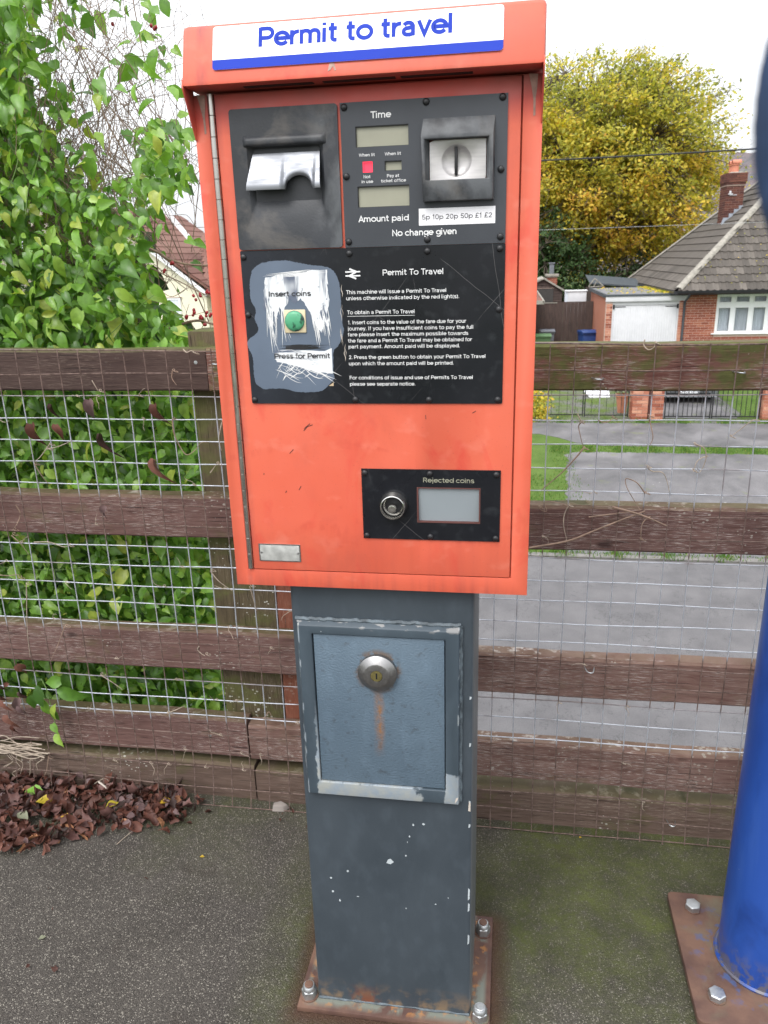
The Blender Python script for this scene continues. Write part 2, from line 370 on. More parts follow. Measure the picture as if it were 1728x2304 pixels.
def mk_wood(name, c1, c2, pale, ax='x', moss=.3, seed=0, topmoss=True, top=1.):
    n = NT(name, .8, 0, .25); k = {'x':(1,1,14),'z':(14,14,1)}[ax]; o = (seed*3.1,seed*1.7,seed*2.3)
    g = n.noise(9,k,6,.62,.9,o); fine = n.noise(38,tuple(v*(1 if v==1 else 1.3) for v in k),4,.6,.3,o)
    base = n.mix(n.rng(g,.3,.7), c1, c2)
    base = n.mix(n.math('MULTIPLY',n.rng(n.noise(4,detail=3,off=o),.45,.7),.45), base, tuple(v*.5 for v in c1[:3])+(1,))
    pl = n.math('MULTIPLY', n.rng(fine,.54,.66), n.rng(n.noise(6,detail=4,off=o),.40,.58))
    base = n.mix(pl, base, pale)
    lich = n.math('MULTIPLY', n.math('LESS_THAN', n.vor(70,(1,1,1.5)), n.rng(n.noise(5,detail=3,off=(7,seed,1)),.52,.66,0.,.32)), moss)
    base = n.mix(n.math('MINIMUM',n.math('MULTIPLY',lich,2.4),.9), base, (.50,.50,.44,1))
    # knots
    d = n.vor(4.5,(1,1,2.2) if ax=='x' else (2.2,2.2,1))
    base = n.mix(n.math('MULTIPLY',n.rng(d,.11,.06),.75), base, tuple(v*.3 for v in c1[:3])+(1,))
    crack = n.math('MULTIPLY', n.rng(n.noise(16,tuple(v*1.5 if v>1 else .6 for v in k),2,.5,.2,o),.665,.70), 1.)
    base = n.mix(n.math('MULTIPLY',crack,.75), base, (.012,.009,.008,1))
    nz = n.nrm()[2]
    mo = n.rng(n.noise(8,(1,1,1.8),6,.68,.3,o),.62-moss*.28,.72-moss*.22)
    if topmoss: mo = n.math('MAXIMUM', n.math('MULTIPLY',mo,moss*1.6), n.math('MULTIPLY', n.rng(nz,.5,.9), n.rng(n.noise(14,off=o),.3,.5,.25*top,.9*top)))
    else: mo = n.math('MULTIPLY', mo, moss*1.6)
    base = n.mix(mo, base, n.mix(n.noise(60), (.05,.058,.015,1), (.13,.13,.045,1)))
    n.col(base)
    h = n.math('SUBTRACT', n.math('ADD', g, n.math('MULTIPLY',fine,.6)), n.math('MULTIPLY',crack,1.5))
    n.bump(h, .7, .0025); MATS[name] = n.m
mk_wood('rail_dark', (.058,.036,.032,1), (.085,.055,.046,1), (.15,.11,.09,1), moss=.02, seed=1)
mk_wood('rail_red', (.095,.047,.041,1), (.185,.11,.095,1), (.42,.36,.33,1), moss=.2, seed=2, top=.6)
mk_wood('rail_mossy', (.11,.042,.034,1), (.22,.115,.09,1), (.46,.42,.37,1), moss=.68, seed=3)
mk_wood('rail_brown', (.13,.066,.054,1), (.24,.155,.13,1), (.46,.41,.38,1), moss=.16, seed=4, top=.25)
mk_wood('rail_damp', (.085,.055,.042,1), (.16,.11,.088,1), (.28,.23,.19,1), moss=.28, seed=5, top=.5)
mk_wood('post_mossy', (.06,.045,.025,1), (.11,.085,.05,1), (.2,.17,.12,1), 'z', .5, 6)
mk_wood('post_red', (.15,.05,.03,1), (.21,.08,.05,1), (.28,.16,.12,1), 'z', .05, 7, False)
def mk_ground():
    n = NT('platform_asphalt', .85, 0, .3)
    x,y,z = n.xyz()
    st = n.vor(470,(1,1,1),'Color'); stb = n.vor(470)
    sep = n.t.nodes.new('ShaderNodeSeparateXYZ'); n.t.links.new(st, sep.inputs[0])
    base = n.mix(n.rng(n.noise(5,detail=5),.3,.7), (.058,.050,.043,1), (.088,.077,.067,1))
    base = n.mix(n.rng(sep.outputs[0],.2,1.), n.mix(.5,base,(.02,.018,.016,1)), n.mix(.25,base,(.17,.15,.13,1)))
    base = n.mix(n.math('MULTIPLY',n.math('GREATER_THAN',sep.outputs[1],.93),.6), base, (.36,.33,.28,1))
    # algae: to the right and along the fence, and around the pedestal
    nn = n.math('MULTIPLY', n.math('SUBTRACT', n.noise(3.2,detail=5,dist=.4), .5), .9)
    right = n.math('MULTIPLY', n.rng(n.math('ADD',x,n.math('MULTIPLY',nn,.25)),.14,.24), n.rng(n.math('ADD',y,n.math('MULTIPLY',nn,.6)),-.04,.24))
    right = n.math('MULTIPLY', right, n.rng(x,.45,1.1,1.,.7))
    back = n.rng(n.math('ADD',y,nn),.30,.60,0.,.55)
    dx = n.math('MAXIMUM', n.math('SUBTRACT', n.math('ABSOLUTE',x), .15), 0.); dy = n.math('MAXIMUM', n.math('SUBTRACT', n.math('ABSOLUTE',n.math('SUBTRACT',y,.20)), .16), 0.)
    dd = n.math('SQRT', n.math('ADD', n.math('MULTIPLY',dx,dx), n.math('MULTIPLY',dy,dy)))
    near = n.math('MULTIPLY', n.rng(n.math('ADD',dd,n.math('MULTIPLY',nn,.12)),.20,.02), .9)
    foot = n.math('MULTIPLY', n.rng(n.math('ADD',dd,n.math('MULTIPLY',nn,.06)),.085,.03), .55)   # contact shade round the pedestal, painted into the asphalt colour
    al = n.math('MAXIMUM', n.math('MAXIMUM', right, back), near)
    al = n.math('MULTIPLY', al, n.rng(n.noise(75,detail=3),.30,.55,.45,1.))
    base = n.mix(n.math('MULTIPLY',n.math('MULTIPLY',al,n.rng(n.noise(22,detail=5,rough=.65),.34,.56,.5,1.)),.88), base, n.mix(n.rng(n.noise(9,detail=4),.35,.65), (.042,.047,.014,1), (.085,.10,.022,1)))
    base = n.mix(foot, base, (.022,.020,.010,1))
    # rust wash beside the two base plates
    ex = n.math('MAXIMUM', n.math('SUBTRACT', n.math('ABSOLUTE',x), .185), 0.); ey = n.math('MAXIMUM', n.math('SUBTRACT', n.math('ABSOLUTE',n.math('SUBTRACT',y,.12)), .13), 0.)
    ed = n.math('SQRT', n.math('ADD', n.math('MULTIPLY',ex,ex), n.math('MULTIPLY',ey,ey)))
    ru = n.math('MULTIPLY', n.rng(n.math('ADD',ed,n.math('MULTIPLY',nn,.05)),.045,.0), .8)
    base = n.mix(ru, base, (.075,.034,.022,1))
    stn = n.math('MULTIPLY', n.rng(n.noise(7,detail=5,off=(4,4,4)),.62,.72), .4)
    base = n.mix(stn, base, (.03,.02,.015,1))
    n.col(base); n.rough(n.rng(sep.outputs[2],0.,1.,.55,.95))
    n.bump(n.math('SUBTRACT',1.,n.math('MULTIPLY',stb,1.2)), .9, .0022); n.bump(n.noise(30,detail=5),.4,.004)
    MATS['platform'] = n.m
    n = NT('road_asphalt', .9, 0, .2)
    v = n.noise(3,detail=6); f = n.noise(90,detail=3)
    base = n.mix(n.rng(v,.3,.7), (.125,.12,.125,1), (.18,.172,.176,1)); base = n.mix(n.rng(f,.3,.7), n.mix(.5,base,(.06,.06,.06,1)), base)
    cr = n.math('ABSOLUTE', n.math('SUBTRACT', n.noise(1.3,detail=6,rough=.65,off=(3,8,0)), .5))
    base = n.mix(n.math('MULTIPLY', n.rng(cr,.006,.0), .55), base, (.04,.04,.04,1))
    base = n.mix(n.math('MULTIPLY', n.rng(n.noise(2.2,(1,.4,1),5,off=(1,1,0)),.58,.70), .4), base, (.09,.088,.09,1))
    n.col(base); n.bump(f,.5,.006); MATS['road'] = n.m
    n = NT('path_asphalt', .7, 0, .4)
    base = n.mix(n.rng(n.noise(1.1,(1,.7,1),6,.62,.5),.36,.66), (.08,.077,.08,1), (.19,.18,.185,1))
    base = n.mix(n.rng(n.noise(60,detail=3),.35,.7), n.mix(.35,base,(.03,.03,.03,1)), base)
    base = n.mix(n.math('MULTIPLY',n.math('LESS_THAN',n.vor(7),n.rng(n.noise(.8,detail=2),.5,.62,0.,.13)),.6), base, (.42,.40,.38,1))
    base = n.mix(n.math('MULTIPLY',n.rng(n.noise(2.4,detail=5,off=(3,1,0)),.62,.7),.5), base, (.14,.16,.06,1))
    n.col(base); n.bump(n.noise(60),.4,.005); MATS['path'] = n.m
    n = NT('lawn', .9, 0, .2)
    base = n.mix(n.rng(n.noise(2.2,detail=6),.3,.7), (.08,.14,.022,1), (.14,.21,.045,1)); base = n.mix(n.rng(n.noise(55,(1,.5,1),4),.35,.75), n.mix(.45,base,(.03,.07,.01,1)), base)
    n.col(base); n.bump(n.noise(70,detail=4),1,.03); MATS['lawn'] = n.m
    n = NT('mossy_yard', .9, 0, .2)
    base = n.mix(n.rng(n.noise(1.5,detail=6),.4,.6), (.13,.125,.12,1), (.085,.125,.025,1)); base = n.mix(n.math('MULTIPLY',n.rng(n.noise(9,detail=5),.5,.7),.6), base, (.05,.045,.03,1))
    n.col(base); n.bump(n.noise(40),.5,.01); MATS['yard'] = n.m
    n = NT('grassland', .95, 0, .1); n.col(n.mix(n.rng(n.noise(.05,detail=6),.3,.7), (.05,.09,.02,1), (.10,.13,.04,1))); MATS['field'] = n.m
    n = NT('hill_woods', .95, 0, .05)
    base = n.ramp(n.rng(n.noise(.09,detail=7),.3,.7), [(0,(.05,.06,.035)),(.35,(.11,.09,.07)),(.6,(.16,.10,.07)),(.8,(.10,.115,.05)),(1,(.2,.15,.12))])
    n.col(n.mix(.45,base,(.20,.19,.23,1))); n.bump(n.noise(.25,detail=5),1,3.); MATS['hill'] = n.m  # distance haze mixed into the woodland colour as a pale blue-grey
mk_ground()
def mk_leaf(name, stops, tr=.35, rough=.42, spec=.4):
    n = NT(name, rough, 0, spec)
    c = n.ramp(n.attr(), stops); c = n.mix(n.math('MULTIPLY',n.rng(n.noise(70,detail=3),.4,.7),.3), c, tuple(v*.5 for v in stops[0][1][:3])+(1,))
    n.col(c)
    if tr: n.translucent(n.mix(1.,c,(.9,1.,.45,1),'MULTIPLY'), tr)
    MATS[name] = n.m
mk_leaf('green_leaf', [(0,(.05,.12,.022)),(.35,(.13,.29,.04)),(.7,(.25,.47,.07)),(.93,(.40,.58,.10)),(1,(.50,.54,.09))], .45, .33, .6)
mk_leaf('autumn_leaf', [(0,(.16,.17,.04)),(.3,(.40,.41,.07)),(.55,(.66,.57,.08)),(.8,(.85,.61,.08)),(1,(.82,.44,.08))], .5, .6)
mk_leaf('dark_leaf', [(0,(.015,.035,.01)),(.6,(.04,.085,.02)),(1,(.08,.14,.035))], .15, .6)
mk_leaf('dead_leaf', [(0,(.016,.010,.009)),(.3,(.045,.020,.015)),(.55,(.12,.042,.028)),(.72,(.20,.085,.06)),(.85,(.13,.075,.075)),(.93,(.22,.15,.145)),(1,(.50,.20,.05))], .08, .6)
mk_leaf('yellow_leaf', [(0,(.42,.36,.04)),(1,(.50,.30,.03))], .2)
mk_leaf('lime_leaf', [(0,(.18,.36,.05)),(1,(.22,.42,.06))], .2)
mk_leaf('grey_leaf', [(0,(.16,.17,.11)),(1,(.2,.2,.14))], .05, .7)
mk_leaf('grass_blade', [(0,(.06,.14,.02)),(.7,(.13,.26,.04)),(1,(.30,.28,.08))], .3, .7)
simple('bark', (.10,.08,.06), .9, 0, .4, 12, .004, (1,1,.3)); simple('twig_bark', (.24,.165,.12), .8, 0, .35, 40)
simple('pale_tendril', (.33,.27,.21), .75, 0, .3, 90); simple('green_stem', (.12,.2,.05), .6, 0, .3, 30)
simple('berry', (.28,.012,.018), .3, 0, .3, 90)
def mk_brick(name, c1, c2, c3):
    n = NT(name, .85, 0, .25)
    c = n.ramp(n.rand(), [(0,c1),(.5,c2),(1,c3)]); a = n.attr()
    c = n.mix(n.math('MULTIPLY',a,.5), c, c1+(1,))
    c = n.mix(n.math('MULTIPLY',n.rng(n.noise(30,detail=4),.45,.7),.4), c, tuple(v*.5 for v in c1)+(1,))
    n.col(c); n.bump(n.noise(80,detail=4),.5,.003); MATS[name] = n.m
mk_brick('brick_red', (.24,.075,.05), (.33,.11,.07), (.40,.16,.10))
mk_brick('brick_pink', (.42,.16,.10), (.50,.22,.15), (.58,.30,.20))
mk_brick('brick_dark', (.085,.036,.032), (.12,.05,.04), (.17,.07,.05))
mk_brick('roof_tile', (.075,.066,.058), (.11,.096,.084), (.15,.132,.115))
mk_brick('red_tile', (.15,.075,.06), (.19,.095,.075), (.22,.12,.095))
simple('mortar', (.55,.42,.36), .9, 0, .15, 20, .002); simple('mortar_dark', (.30,.22,.18), .9, 0, .2, 20)
simple('hip_tile', (.27,.25,.215), .9, 0, .25, 9, .004); simple('roof_under', (.05,.045,.042), .9)
simple('upvc', (.80,.81,.83), .35, 0, .03); simple('white_board', (.62,.62,.64), .45, 0, .05, 5)
simple('gutter', (.018,.018,.022), .35); simple('felt', (.17,.165,.17), .9, 0, .3, 6, .003); simple('felt_edge', (.055,.065,.075), .7, 0, .2)
simple('dark_boards', (.06,.038,.032), .8, 0, .4, 6, .002, (6,6,.5)); simple('cream_render', (.74,.70,.55), .85, 0, .05, 6)
simple('terracotta', (.42,.17,.10), .75, 0, .2, 12); simple('chimney_pot', (.48,.17,.10), .6, 0, .15, 8); simple('lead', (.30,.33,.38), .55)
simple('curtain', (.62,.66,.72), .9, 0, .2, 9, 0, (6,1,.2)); simple('room_dark', (.10,.11,.12), .9)
simple('iron', (.012,.012,.014), .5, 0, .3); simple('bin_blue', (.02,.055,.20), .45); simple('bin_green', (.11,.22,.09), .5); simple('bin_grey', (.14,.15,.17), .5)
simple('kerb', (.16,.15,.14), .9, 0, .2, 9, .003); simple('blue_letters', (.022,.05,.40), .6, 0, .04, spec=.12); simple('sign_white', (.80,.81,.83), .3, 0, .03, 6)
simple('print_white', (.72,.72,.72), .5, 0, .06, 60); simple('print_black', (.03,.03,.035), .5, 0, .2); simple('white_label', (.78,.77,.80), .4, 0, .03)
simple('lcd', (.30,.295,.225), .22, 0, .06, 25); simple('void', (.006,.006,.007), .6); simple('rubber_black', (.012,.012,.014), .45, 0, .3, 60)
simple('grey_overpaint', (.105,.135,.185), .4, 0, .12, 9, .0004); simple('cream_plastic', (.66,.56,.36), .45, 0, .12, 60); simple('aged_label', (.45,.45,.43), .45, .3, .3, 60)
simple('reject_flap', (.25,.28,.30), .3, .0, .06, 9); simple('scratch_tan', (.50,.38,.24), .6); simple('strap_navy', (.012,.03,.075), .95, 0, .3, 60)
simple('car_black', (.012,.012,.014), .3); simple('car_silver', (.33,.35,.37), .3, .6); simple('car_glass', (.02,.025,.03), .08); simple('sealant', (.34,.22,.18), .8, 0, .3, 90); simple('stone', (.24,.21,.19), .85, 0, .15, 30, .002)
simple('hazard_paint', (.09,.03,.025), .7); simple('cable_black', (.02,.02,.02), .6); simple('chip_white', (.42,.46,.48), .6); simple('chip_cream', (.52,.46,.40), .7); simple('weld', (.075,.095,.11), .6, 0, .5, 60, .002)
n = NT('red_lamp', .3); n.col((.7,.03,.06,1)); n.b.inputs['Emission Color'].default_value = (1,.04,.09,1); n.b.inputs['Emission Strength'].default_value = 1.0; MATS['red_lamp'] = n.m
n = NT('window_glass', .05, 0, .6); n.col((.9,.93,.95,1)); n.b.inputs['Transmission Weight'].default_value = .93; n.b.inputs['IOR'].default_value = 1.1; MATS['glass'] = n.m
n = NT('green_button', .35); n.col(n.mix(n.rng(n.noise(120,detail=5),.52,.66), n.mix(n.noise(40),(.05,.27,.13,1),(.12,.42,.24,1)), (.015,.04,.03,1))); n.bump(n.noise(90),.3,.001); MATS['green_button'] = n.m
def mk_sheet():
    n = NT('scratched_sheet', .5)
    a = n.rng(n.noise(60,(1,1,.12),4,.6,.2),.53,.58); b = n.rng(n.noise(90,(1,1,.5),4,.6,.6,(2,2,2)),.57,.62)
    m = n.math('MULTIPLY', n.math('MAXIMUM',a,b), n.rng(n.noise(16,detail=3),.38,.55))
    n.col(n.mix(m,(.70,.72,.74,1),(.11,.13,.18,1))); MATS['scratched_sheet'] = n.m
    n = NT('scratched_sheet_low', .5)
    a = n.rng(n.noise(70,(.25,1,1.8),4,.6,.4),.55,.6); x,y,z = n.xyz()
    n.col(n.mix(n.math('MULTIPLY',a,n.rng(x,-.07,-.12)),(.70,.72,.74,1),(.11,.13,.18,1))); MATS['scratched_sheet_low'] = n.m
    n = NT('blue_post_paint', .34)
    base = n.mix(n.rng(n.noise(5,(1,1,.6),5),.35,.65), (.010,.044,.22,1), (.018,.066,.30,1))
    base = n.mix(n.math('MULTIPLY',n.rng(n.noise(12,(1,1,.4),5,.6,.5),.54,.68),.5), base, (.006,.022,.12,1))
    base = n.mix(n.math('MULTIPLY',n.rng(n.noise(18,(1,1,.12),4,.6,.3,(3,3,3)),.56,.72),.35), base, (.05,.12,.38,1))
    base = n.mix(n.math('MULTIPLY',n.math('LESS_THAN',n.vor(26),n.rng(n.noise(5,detail=2),.5,.7,0.,.05)),.7), base, (.35,.38,.42,1))
    x,y,z = n.xyz()
    low = n.math('MULTIPLY', n.rng(z,.10,.025), n.rng(n.noise(45,detail=5),.44,.52))
    base = n.mix(n.math('MULTIPLY',low,.8), base, (.12,.10,.06,1))
    n.col(base); n.bump(n.noise(25,detail=4),.2,.002); MATS['blue_post'] = n.m
    for nm,blue in (('rust_plate',1),('rust_plate_grey',0)):
        n = NT(nm, .75)
        base = n.mix(n.rng(n.noise(14,detail=5),.35,.65), (.07,.034,.027,1), (.14,.075,.05,1))
        g = (.12,.115,.075,1) if blue else (.14,.15,.125,1)
        x,y,z = n.xyz()
        if not blue:
            zone = n.math('MULTIPLY', n.rng(n.math('ABSOLUTE',x),.180,.172), n.rng(y,-.002,.012))
            base = n.mix(n.math('MULTIPLY', n.rng(n.noise(18,(1,.6,1),5,.6,.4),.42,.52), zone), base, g)
            base = n.mix(n.math('MULTIPLY', n.rng(n.noise(60,(1,1,1),4),.55,.65), n.math('MULTIPLY',zone,.6)), base, (.38,.16,.04,1))
        else:
            base = n.mix(n.rng(n.noise(9,detail=5,dist=.4),.50,.68,0.,.7), base, g)
            dd = n.math('SQRT', n.math('ADD', n.math('POWER',n.math('SUBTRACT',x,.735),2.), n.math('POWER',n.math('SUBTRACT',y,.217),2.)))
            base = n.mix(n.math('MULTIPLY', n.rng(n.noise(34,detail=5,off=(2,0,0)),.54,.62), n.rng(dd,.16,.10,0.,.7)), base, (.03,.08,.22,1))
        n.col(base); n.bump(n.noise(90,detail=4),.6,.0015); MATS[nm] = n.m
mk_sheet()
m = MATS
# ------------------------------------------------------------------ lettering helpers
def arc(cx, cy, rx, a0, a1, n=12, ry=None):
    ry = ry or rx
    return [(cx+rx*math.cos(math.radians(a0+(a1-a0)*i/n)), cy+ry*math.sin(math.radians(a0+(a1-a0)*i/n))) for i in range(n+1)]
GL = {'P': (.74, [[(.08,0),(.08,1.0)], [(.08,.92)]+[(.38,.92)]+arc(.40,.68,.24,90,-90,12)+[(.08,.44)]]),
 'e': (.70, [arc(.33,.37,.29,-38,-360,22)+[(.09,.365)]]),
 'r': (.44, [[(.08,0),(.08,.74)], arc(.36,.38,.27,175,80,8)]),
 'm': (1.02, [[(.08,0),(.08,.74)], arc(.27,.46,.20,180,0,10)+[(.47,0)], arc(.66,.46,.20,180,0,10)+[(.86,0)]]),
 'i': (.27, [[(.08,0),(.08,.74)], [(.08,.86),(.08,1.0)]]),
 't': (.46, [[(.17,.96),(.17,.22)]+arc(.30,.21,.13,180,268,6)+[(.38,.08)], [(.0,.67),(.38,.67)]]),
 'o': (.74, [arc(.35,.37,.30,0,360,28)]),
 'a': (.68, [arc(.28,.46,.205,155,0,10)+[(.485,0)], [(.485,.43),(.28,.40)]+arc(.235,.23,.16,100,270,10)+[(.30,.07)]+arc(.33,.22,.155,-85,-10,5)]),
 'v': (.62, [[(.045,.74),(.295,.04),(.545,.74)]]), 'l': (.27, [[(.08,0),(.08,1.0)]]), ' ': (.34, [])}
def strokes(body, x0, x1, z, cap, w, y, mat, parent, tilt=None):
    total = sum(GL[c][0] for c in body)-.1; k = (x1-x0)/total; cur = 0; mb = MB(); lay = 0
    for c in body:
        for pl in GL[c][1]:
            P = [Vector((x0+(cur+px)*k, z+py*cap)) for px,py in pl]
            closed = (P[0]-P[-1]).length < 1e-5
            L, Rr = [], []
            for i,p in enumerate(P):
                if closed: a = P[i-1] if i>0 else P[-2]; b = P[i+1] if i<len(P)-1 else P[1]
                else: a = P[max(i-1,0)]; b = P[min(i+1,len(P)-1)]
                d1 = (p-a).normalized() if (p-a).length>1e-9 else (b-p).normalized(); d2 = (b-p).normalized() if (b-p).length>1e-9 else d1
                nn = Vector((-(d1+d2).y,(d1+d2).x)).normalized(); co = max(.45, abs(nn.dot(Vector((-d1.y,d1.x)))))
                L.append(p+nn*w/2/co); Rr.append(p-nn*w/2/co)
            yy = y-.00002*(lay%5); lay += 1; n_ = len(P)
            v = [(q.x,yy,q.y) for q in L]+[(q.x,yy,q.y) for q in Rr]
            mb.add(v, [(i,i+n_,i+1+n_,i+1) for i in range(n_-1)])
        cur += GL[c][0]
    if tilt: mb.v = [tilt(p) for p in mb.v]
    return obj('lettering', mb, mat, parent)


GL.update({'n': (.66, [[(.08,0),(.08,.74)], arc(.295,.45,.215,180,0,10)+[(.51,0)]]), 'h': (.66, [[(.08,0),(.08,1.)], arc(.295,.45,.215,180,0,10)+[(.51,0)]]),
 'u': (.66, [[(.08,.74)]+arc(.295,.28,.215,180,360,10)[:], [(.51,0),(.51,.74)]]), 'c': (.64, [arc(.33,.37,.29,48,312,18)]),
 'd': (.72, [arc(.33,.37,.27,0,360,20), [(.62,0),(.62,1.)]]), 'b': (.72, [arc(.37,.37,.27,0,360,20), [(.09,0),(.09,1.)]]),
 'p': (.72, [arc(.37,.37,.27,0,360,20), [(.09,-.25),(.09,.74)]]), 'q': (.72, [arc(.33,.37,.27,0,360,20), [(.62,-.25),(.62,.74)]]),
 'g': (.72, [arc(.33,.38,.265,0,360,20), [(.62,.74),(.62,.02)]+arc(.35,.02,.27,0,-150,9)]), 'f': (.42, [[(.17,0),(.17,.80)]+arc(.32,.79,.15,180,85,6), [(.0,.67),(.36,.67)]]),
 's': (.60, [arc(.29,.525,.20,28,270,12,.15)+arc(.29,.215,.215,90,-152,12,.15)]), 'y': (.62, [[(.045,.74),(.30,.06)], [(.545,.74),(.30,.06),(.22,-.15),(.08,-.19)]]),
 'w': (.88, [[(.04,.74),(.23,.05),(.44,.70),(.65,.05),(.84,.74)]]), 'x': (.60, [[(.04,.74),(.54,0)], [(.54,.74),(.04,0)]]), 'k': (.60, [[(.08,0),(.08,1.)], [(.50,.74),(.12,.34)], [(.24,.46),(.54,0)]]),
 'j': (.28, [[(.12,.74),(.12,-.10)]+arc(.02,-.10,.10,0,-80,4), [(.12,.86),(.12,1.)]]), 'T': (.66, [[(.0,.925),(.64,.925)], [(.32,.9),(.32,0)]]), 'A': (.74, [[(.03,0),(.36,.95),(.69,0)], [(.15,.31),(.57,.31)]]),
 'N': (.78, [[(.08,0),(.08,.94),(.64,.06),(.64,1.)]]), 'F': (.64, [[(.08,0),(.08,1.)], [(.08,.925),(.58,.925)], [(.08,.5),(.52,.5)]]), 'I': (.28, [[(.10,0),(.10,1.)]]),
 'R': (.76, [[(.08,0),(.08,1.0)], [(.08,.92),(.40,.92)]+arc(.40,.70,.22,90,-90,10)+[(.08,.48)], [(.42,.46),(.62,0)]]), 'W': (1.04, [[(.03,1.),(.27,.05),(.51,.95),(.75,.05),(.99,1.)]]),
 'O': (.84, [arc(.40,.5,.33,0,360,24,.43)]), 'U': (.76, [[(.08,1.),(.08,.35)]+arc(.35,.34,.27,180,360,12)+[(.62,1.)]]), '0': (.66, [arc(.31,.5,.235,0,360,22,.43)]), '1': (.46, [[(.08,.74),(.26,.95),(.26,0)]]),
 '2': (.64, [arc(.30,.69,.22,165,-35,12)+[(.09,.075),(.54,.075)]]), '5': (.64, [[(.52,.925),(.17,.925),(.12,.50)]+arc(.30,.32,.235,128,-155,14)]), '£': (.66, [arc(.38,.74,.19,15,180,8)+[(.19,.3),(.08,.075),(.58,.075)], [(.06,.45),(.44,.45)]]),
 '.': (.28, [[(.12,0),(.12,.16)]]), '(': (.34, [arc(.50,.38,.40,130,230,8,.62)]), ')': (.34, [arc(-.20,.38,.40,50,-50,8,.62)])})
def lettering(body, x0, x1, z, cap, y, mat, parent, bold=.018):
    return strokes(body, x0, x1, z, cap, cap*(.12+bold*1.5), y, mat, parent)
# ------------------------------------------------------------------ the permit machine
PM = thing('permit_machine', 'orange red permit to travel ticket machine standing on a blue grey steel pedestal', 'ticket machine')
# cabinet: folded front frame with a door opening, sides and back
def cabinet():
    mb = MB(); X, Z0, Z1 = .2298, .9068, 1.6125; ix0, ix1, iz0, iz1 = -.2092, .2052, .9335, 1.6118
    o = [(-X,Z0),(X,Z0),(X,Z1),(-X,Z1)]; i = [(ix0,iz0),(ix1,iz0),(ix1,iz1),(ix0,iz1)]
    v = [(x,0,z) for x,z in o]+[(x,0,z) for x,z in i]+[(x,.2,z) for x,z in o]+[(x,.009,z) for x,z in i]
    f = []
    for k in range(4):
        n_ = (k+1)%4
        f += [(k,n_,4+n_,4+k), (8+k,8+n_,n_,k), (4+k,4+n_,12+n_,12+k)]
    f += [(15,14,13,12),(8,11,10,9)]
    return mb.add(v,[tuple(reversed(q)) for q in f])
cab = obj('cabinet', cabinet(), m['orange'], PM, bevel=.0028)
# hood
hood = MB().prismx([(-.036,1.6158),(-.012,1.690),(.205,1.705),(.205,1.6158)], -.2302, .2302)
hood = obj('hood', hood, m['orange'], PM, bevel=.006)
for sx in (-1, 1):
    c = MB().prismx([(-.0325,1.625),(.002,1.625),(.002,1.556),(-.002,1.5575),(-.0335,1.6150)], min(sx*.2278,sx*.2297), max(sx*.2278,sx*.2297))
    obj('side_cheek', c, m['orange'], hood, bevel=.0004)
for a,b in ((-.152,-.060),(-.047,.046),(.053,.143)):
    box('vent', m['void'], (a,b,-.019,-.008,1.6150,1.61575), hood)
for x_ in (-.216,.2185):   # pale dribbles of old sealant inside the cheeks
    mb = MB(); mb.add([(x_+dx,-.0007+dy,z) for dx,dy,z in ((-.007,0,1.613),(.004,0,1.612),(.0035,0,1.598),(.002,0,1.586),(.0022,0,1.566),(-.0004,0,1.565),(-.0008,0,1.583),(-.003,0,1.596))], [tuple(range(7,-1,-1))])
    obj('sealant_streak', mb, m['sealant'], cab)
def tl(p): return (p[0], -.036+.3222*(p[2]-1.6155)+p[1], p[2])
def rrect(x0,x1,z0,z1,r,n=5):
    o = []
    for cx,cz,a in ((x1-r,z1-r,0),(x0+r,z1-r,90),(x0+r,z0+r,180),(x1-r,z0+r,270)): o += arc(cx,cz,r,a,a+90,n)
    return o
sp = MB().prism(rrect(-.1868,.1796,1.6335,1.6858,.004),-.0022,-.0004); sp.v = [tl(p) for p in sp.v]
sign = obj('name_plate', sp, m['sign_white'], PM, smooth=True)
bnd = [(-.1868,1.6455),(-.1868,1.6375)]+arc(-.1828,1.6375,.004,180,270,4)+arc(.1756,1.6375,.004,270,360,4)+[(.1796,1.6455)]
b = MB().add([tl((x,-.00235,z)) for x,z in bnd], [tuple(range(len(bnd)))]); obj('blue_band', b, m['blue_letters'], sign)
strokes('Permit to travel', -.1262, .1180, 1.6576, .0232, .0049, -.0024, m['blue_letters'], sign, tl)
# faint pencil scribble left of the words and a scuff below the band
for pts in ([(-.172,1.680),(-.169,1.6765),(-.171,1.673),(-.167,1.672)],[(-.164,1.6795),(-.1635,1.662),(-.165,1.649)],[(-.158,1.679),(-.151,1.678),(-.157,1.6735),(-.150,1.673)],[(-.157,1.662),(-.147,1.6615)],[(-.170,1.6585),(-.164,1.6535),(-.162,1.659),(-.158,1.654),(-.154,1.658)],[(-.171,1.668),(-.168,1.663)],[(-.154,1.669),(-.150,1.668)]):
    obj('scribble', MB().tube([tl((x,-.0023,z)) for x,z in ctrl([Vector((a,b_,0)) for a,b_ in pts],4) and [(q[0],q[1]) for q in ctrl([Vector((a,b_,0)) for a,b_ in pts],4)]], .00018, 4), m['aged_label'], sign)
sc = MB().add([tl((x,-.0006,z)) for x,z in ((-.0345,1.6322),(-.031,1.634),(-.028,1.632),(-.0255,1.624),(-.0275,1.6235),(-.030,1.629),(-.033,1.6245),(-.0365,1.623))], [tuple(range(7,-1,-1))])
obj('scuff', sc, m['sealant'], hood)

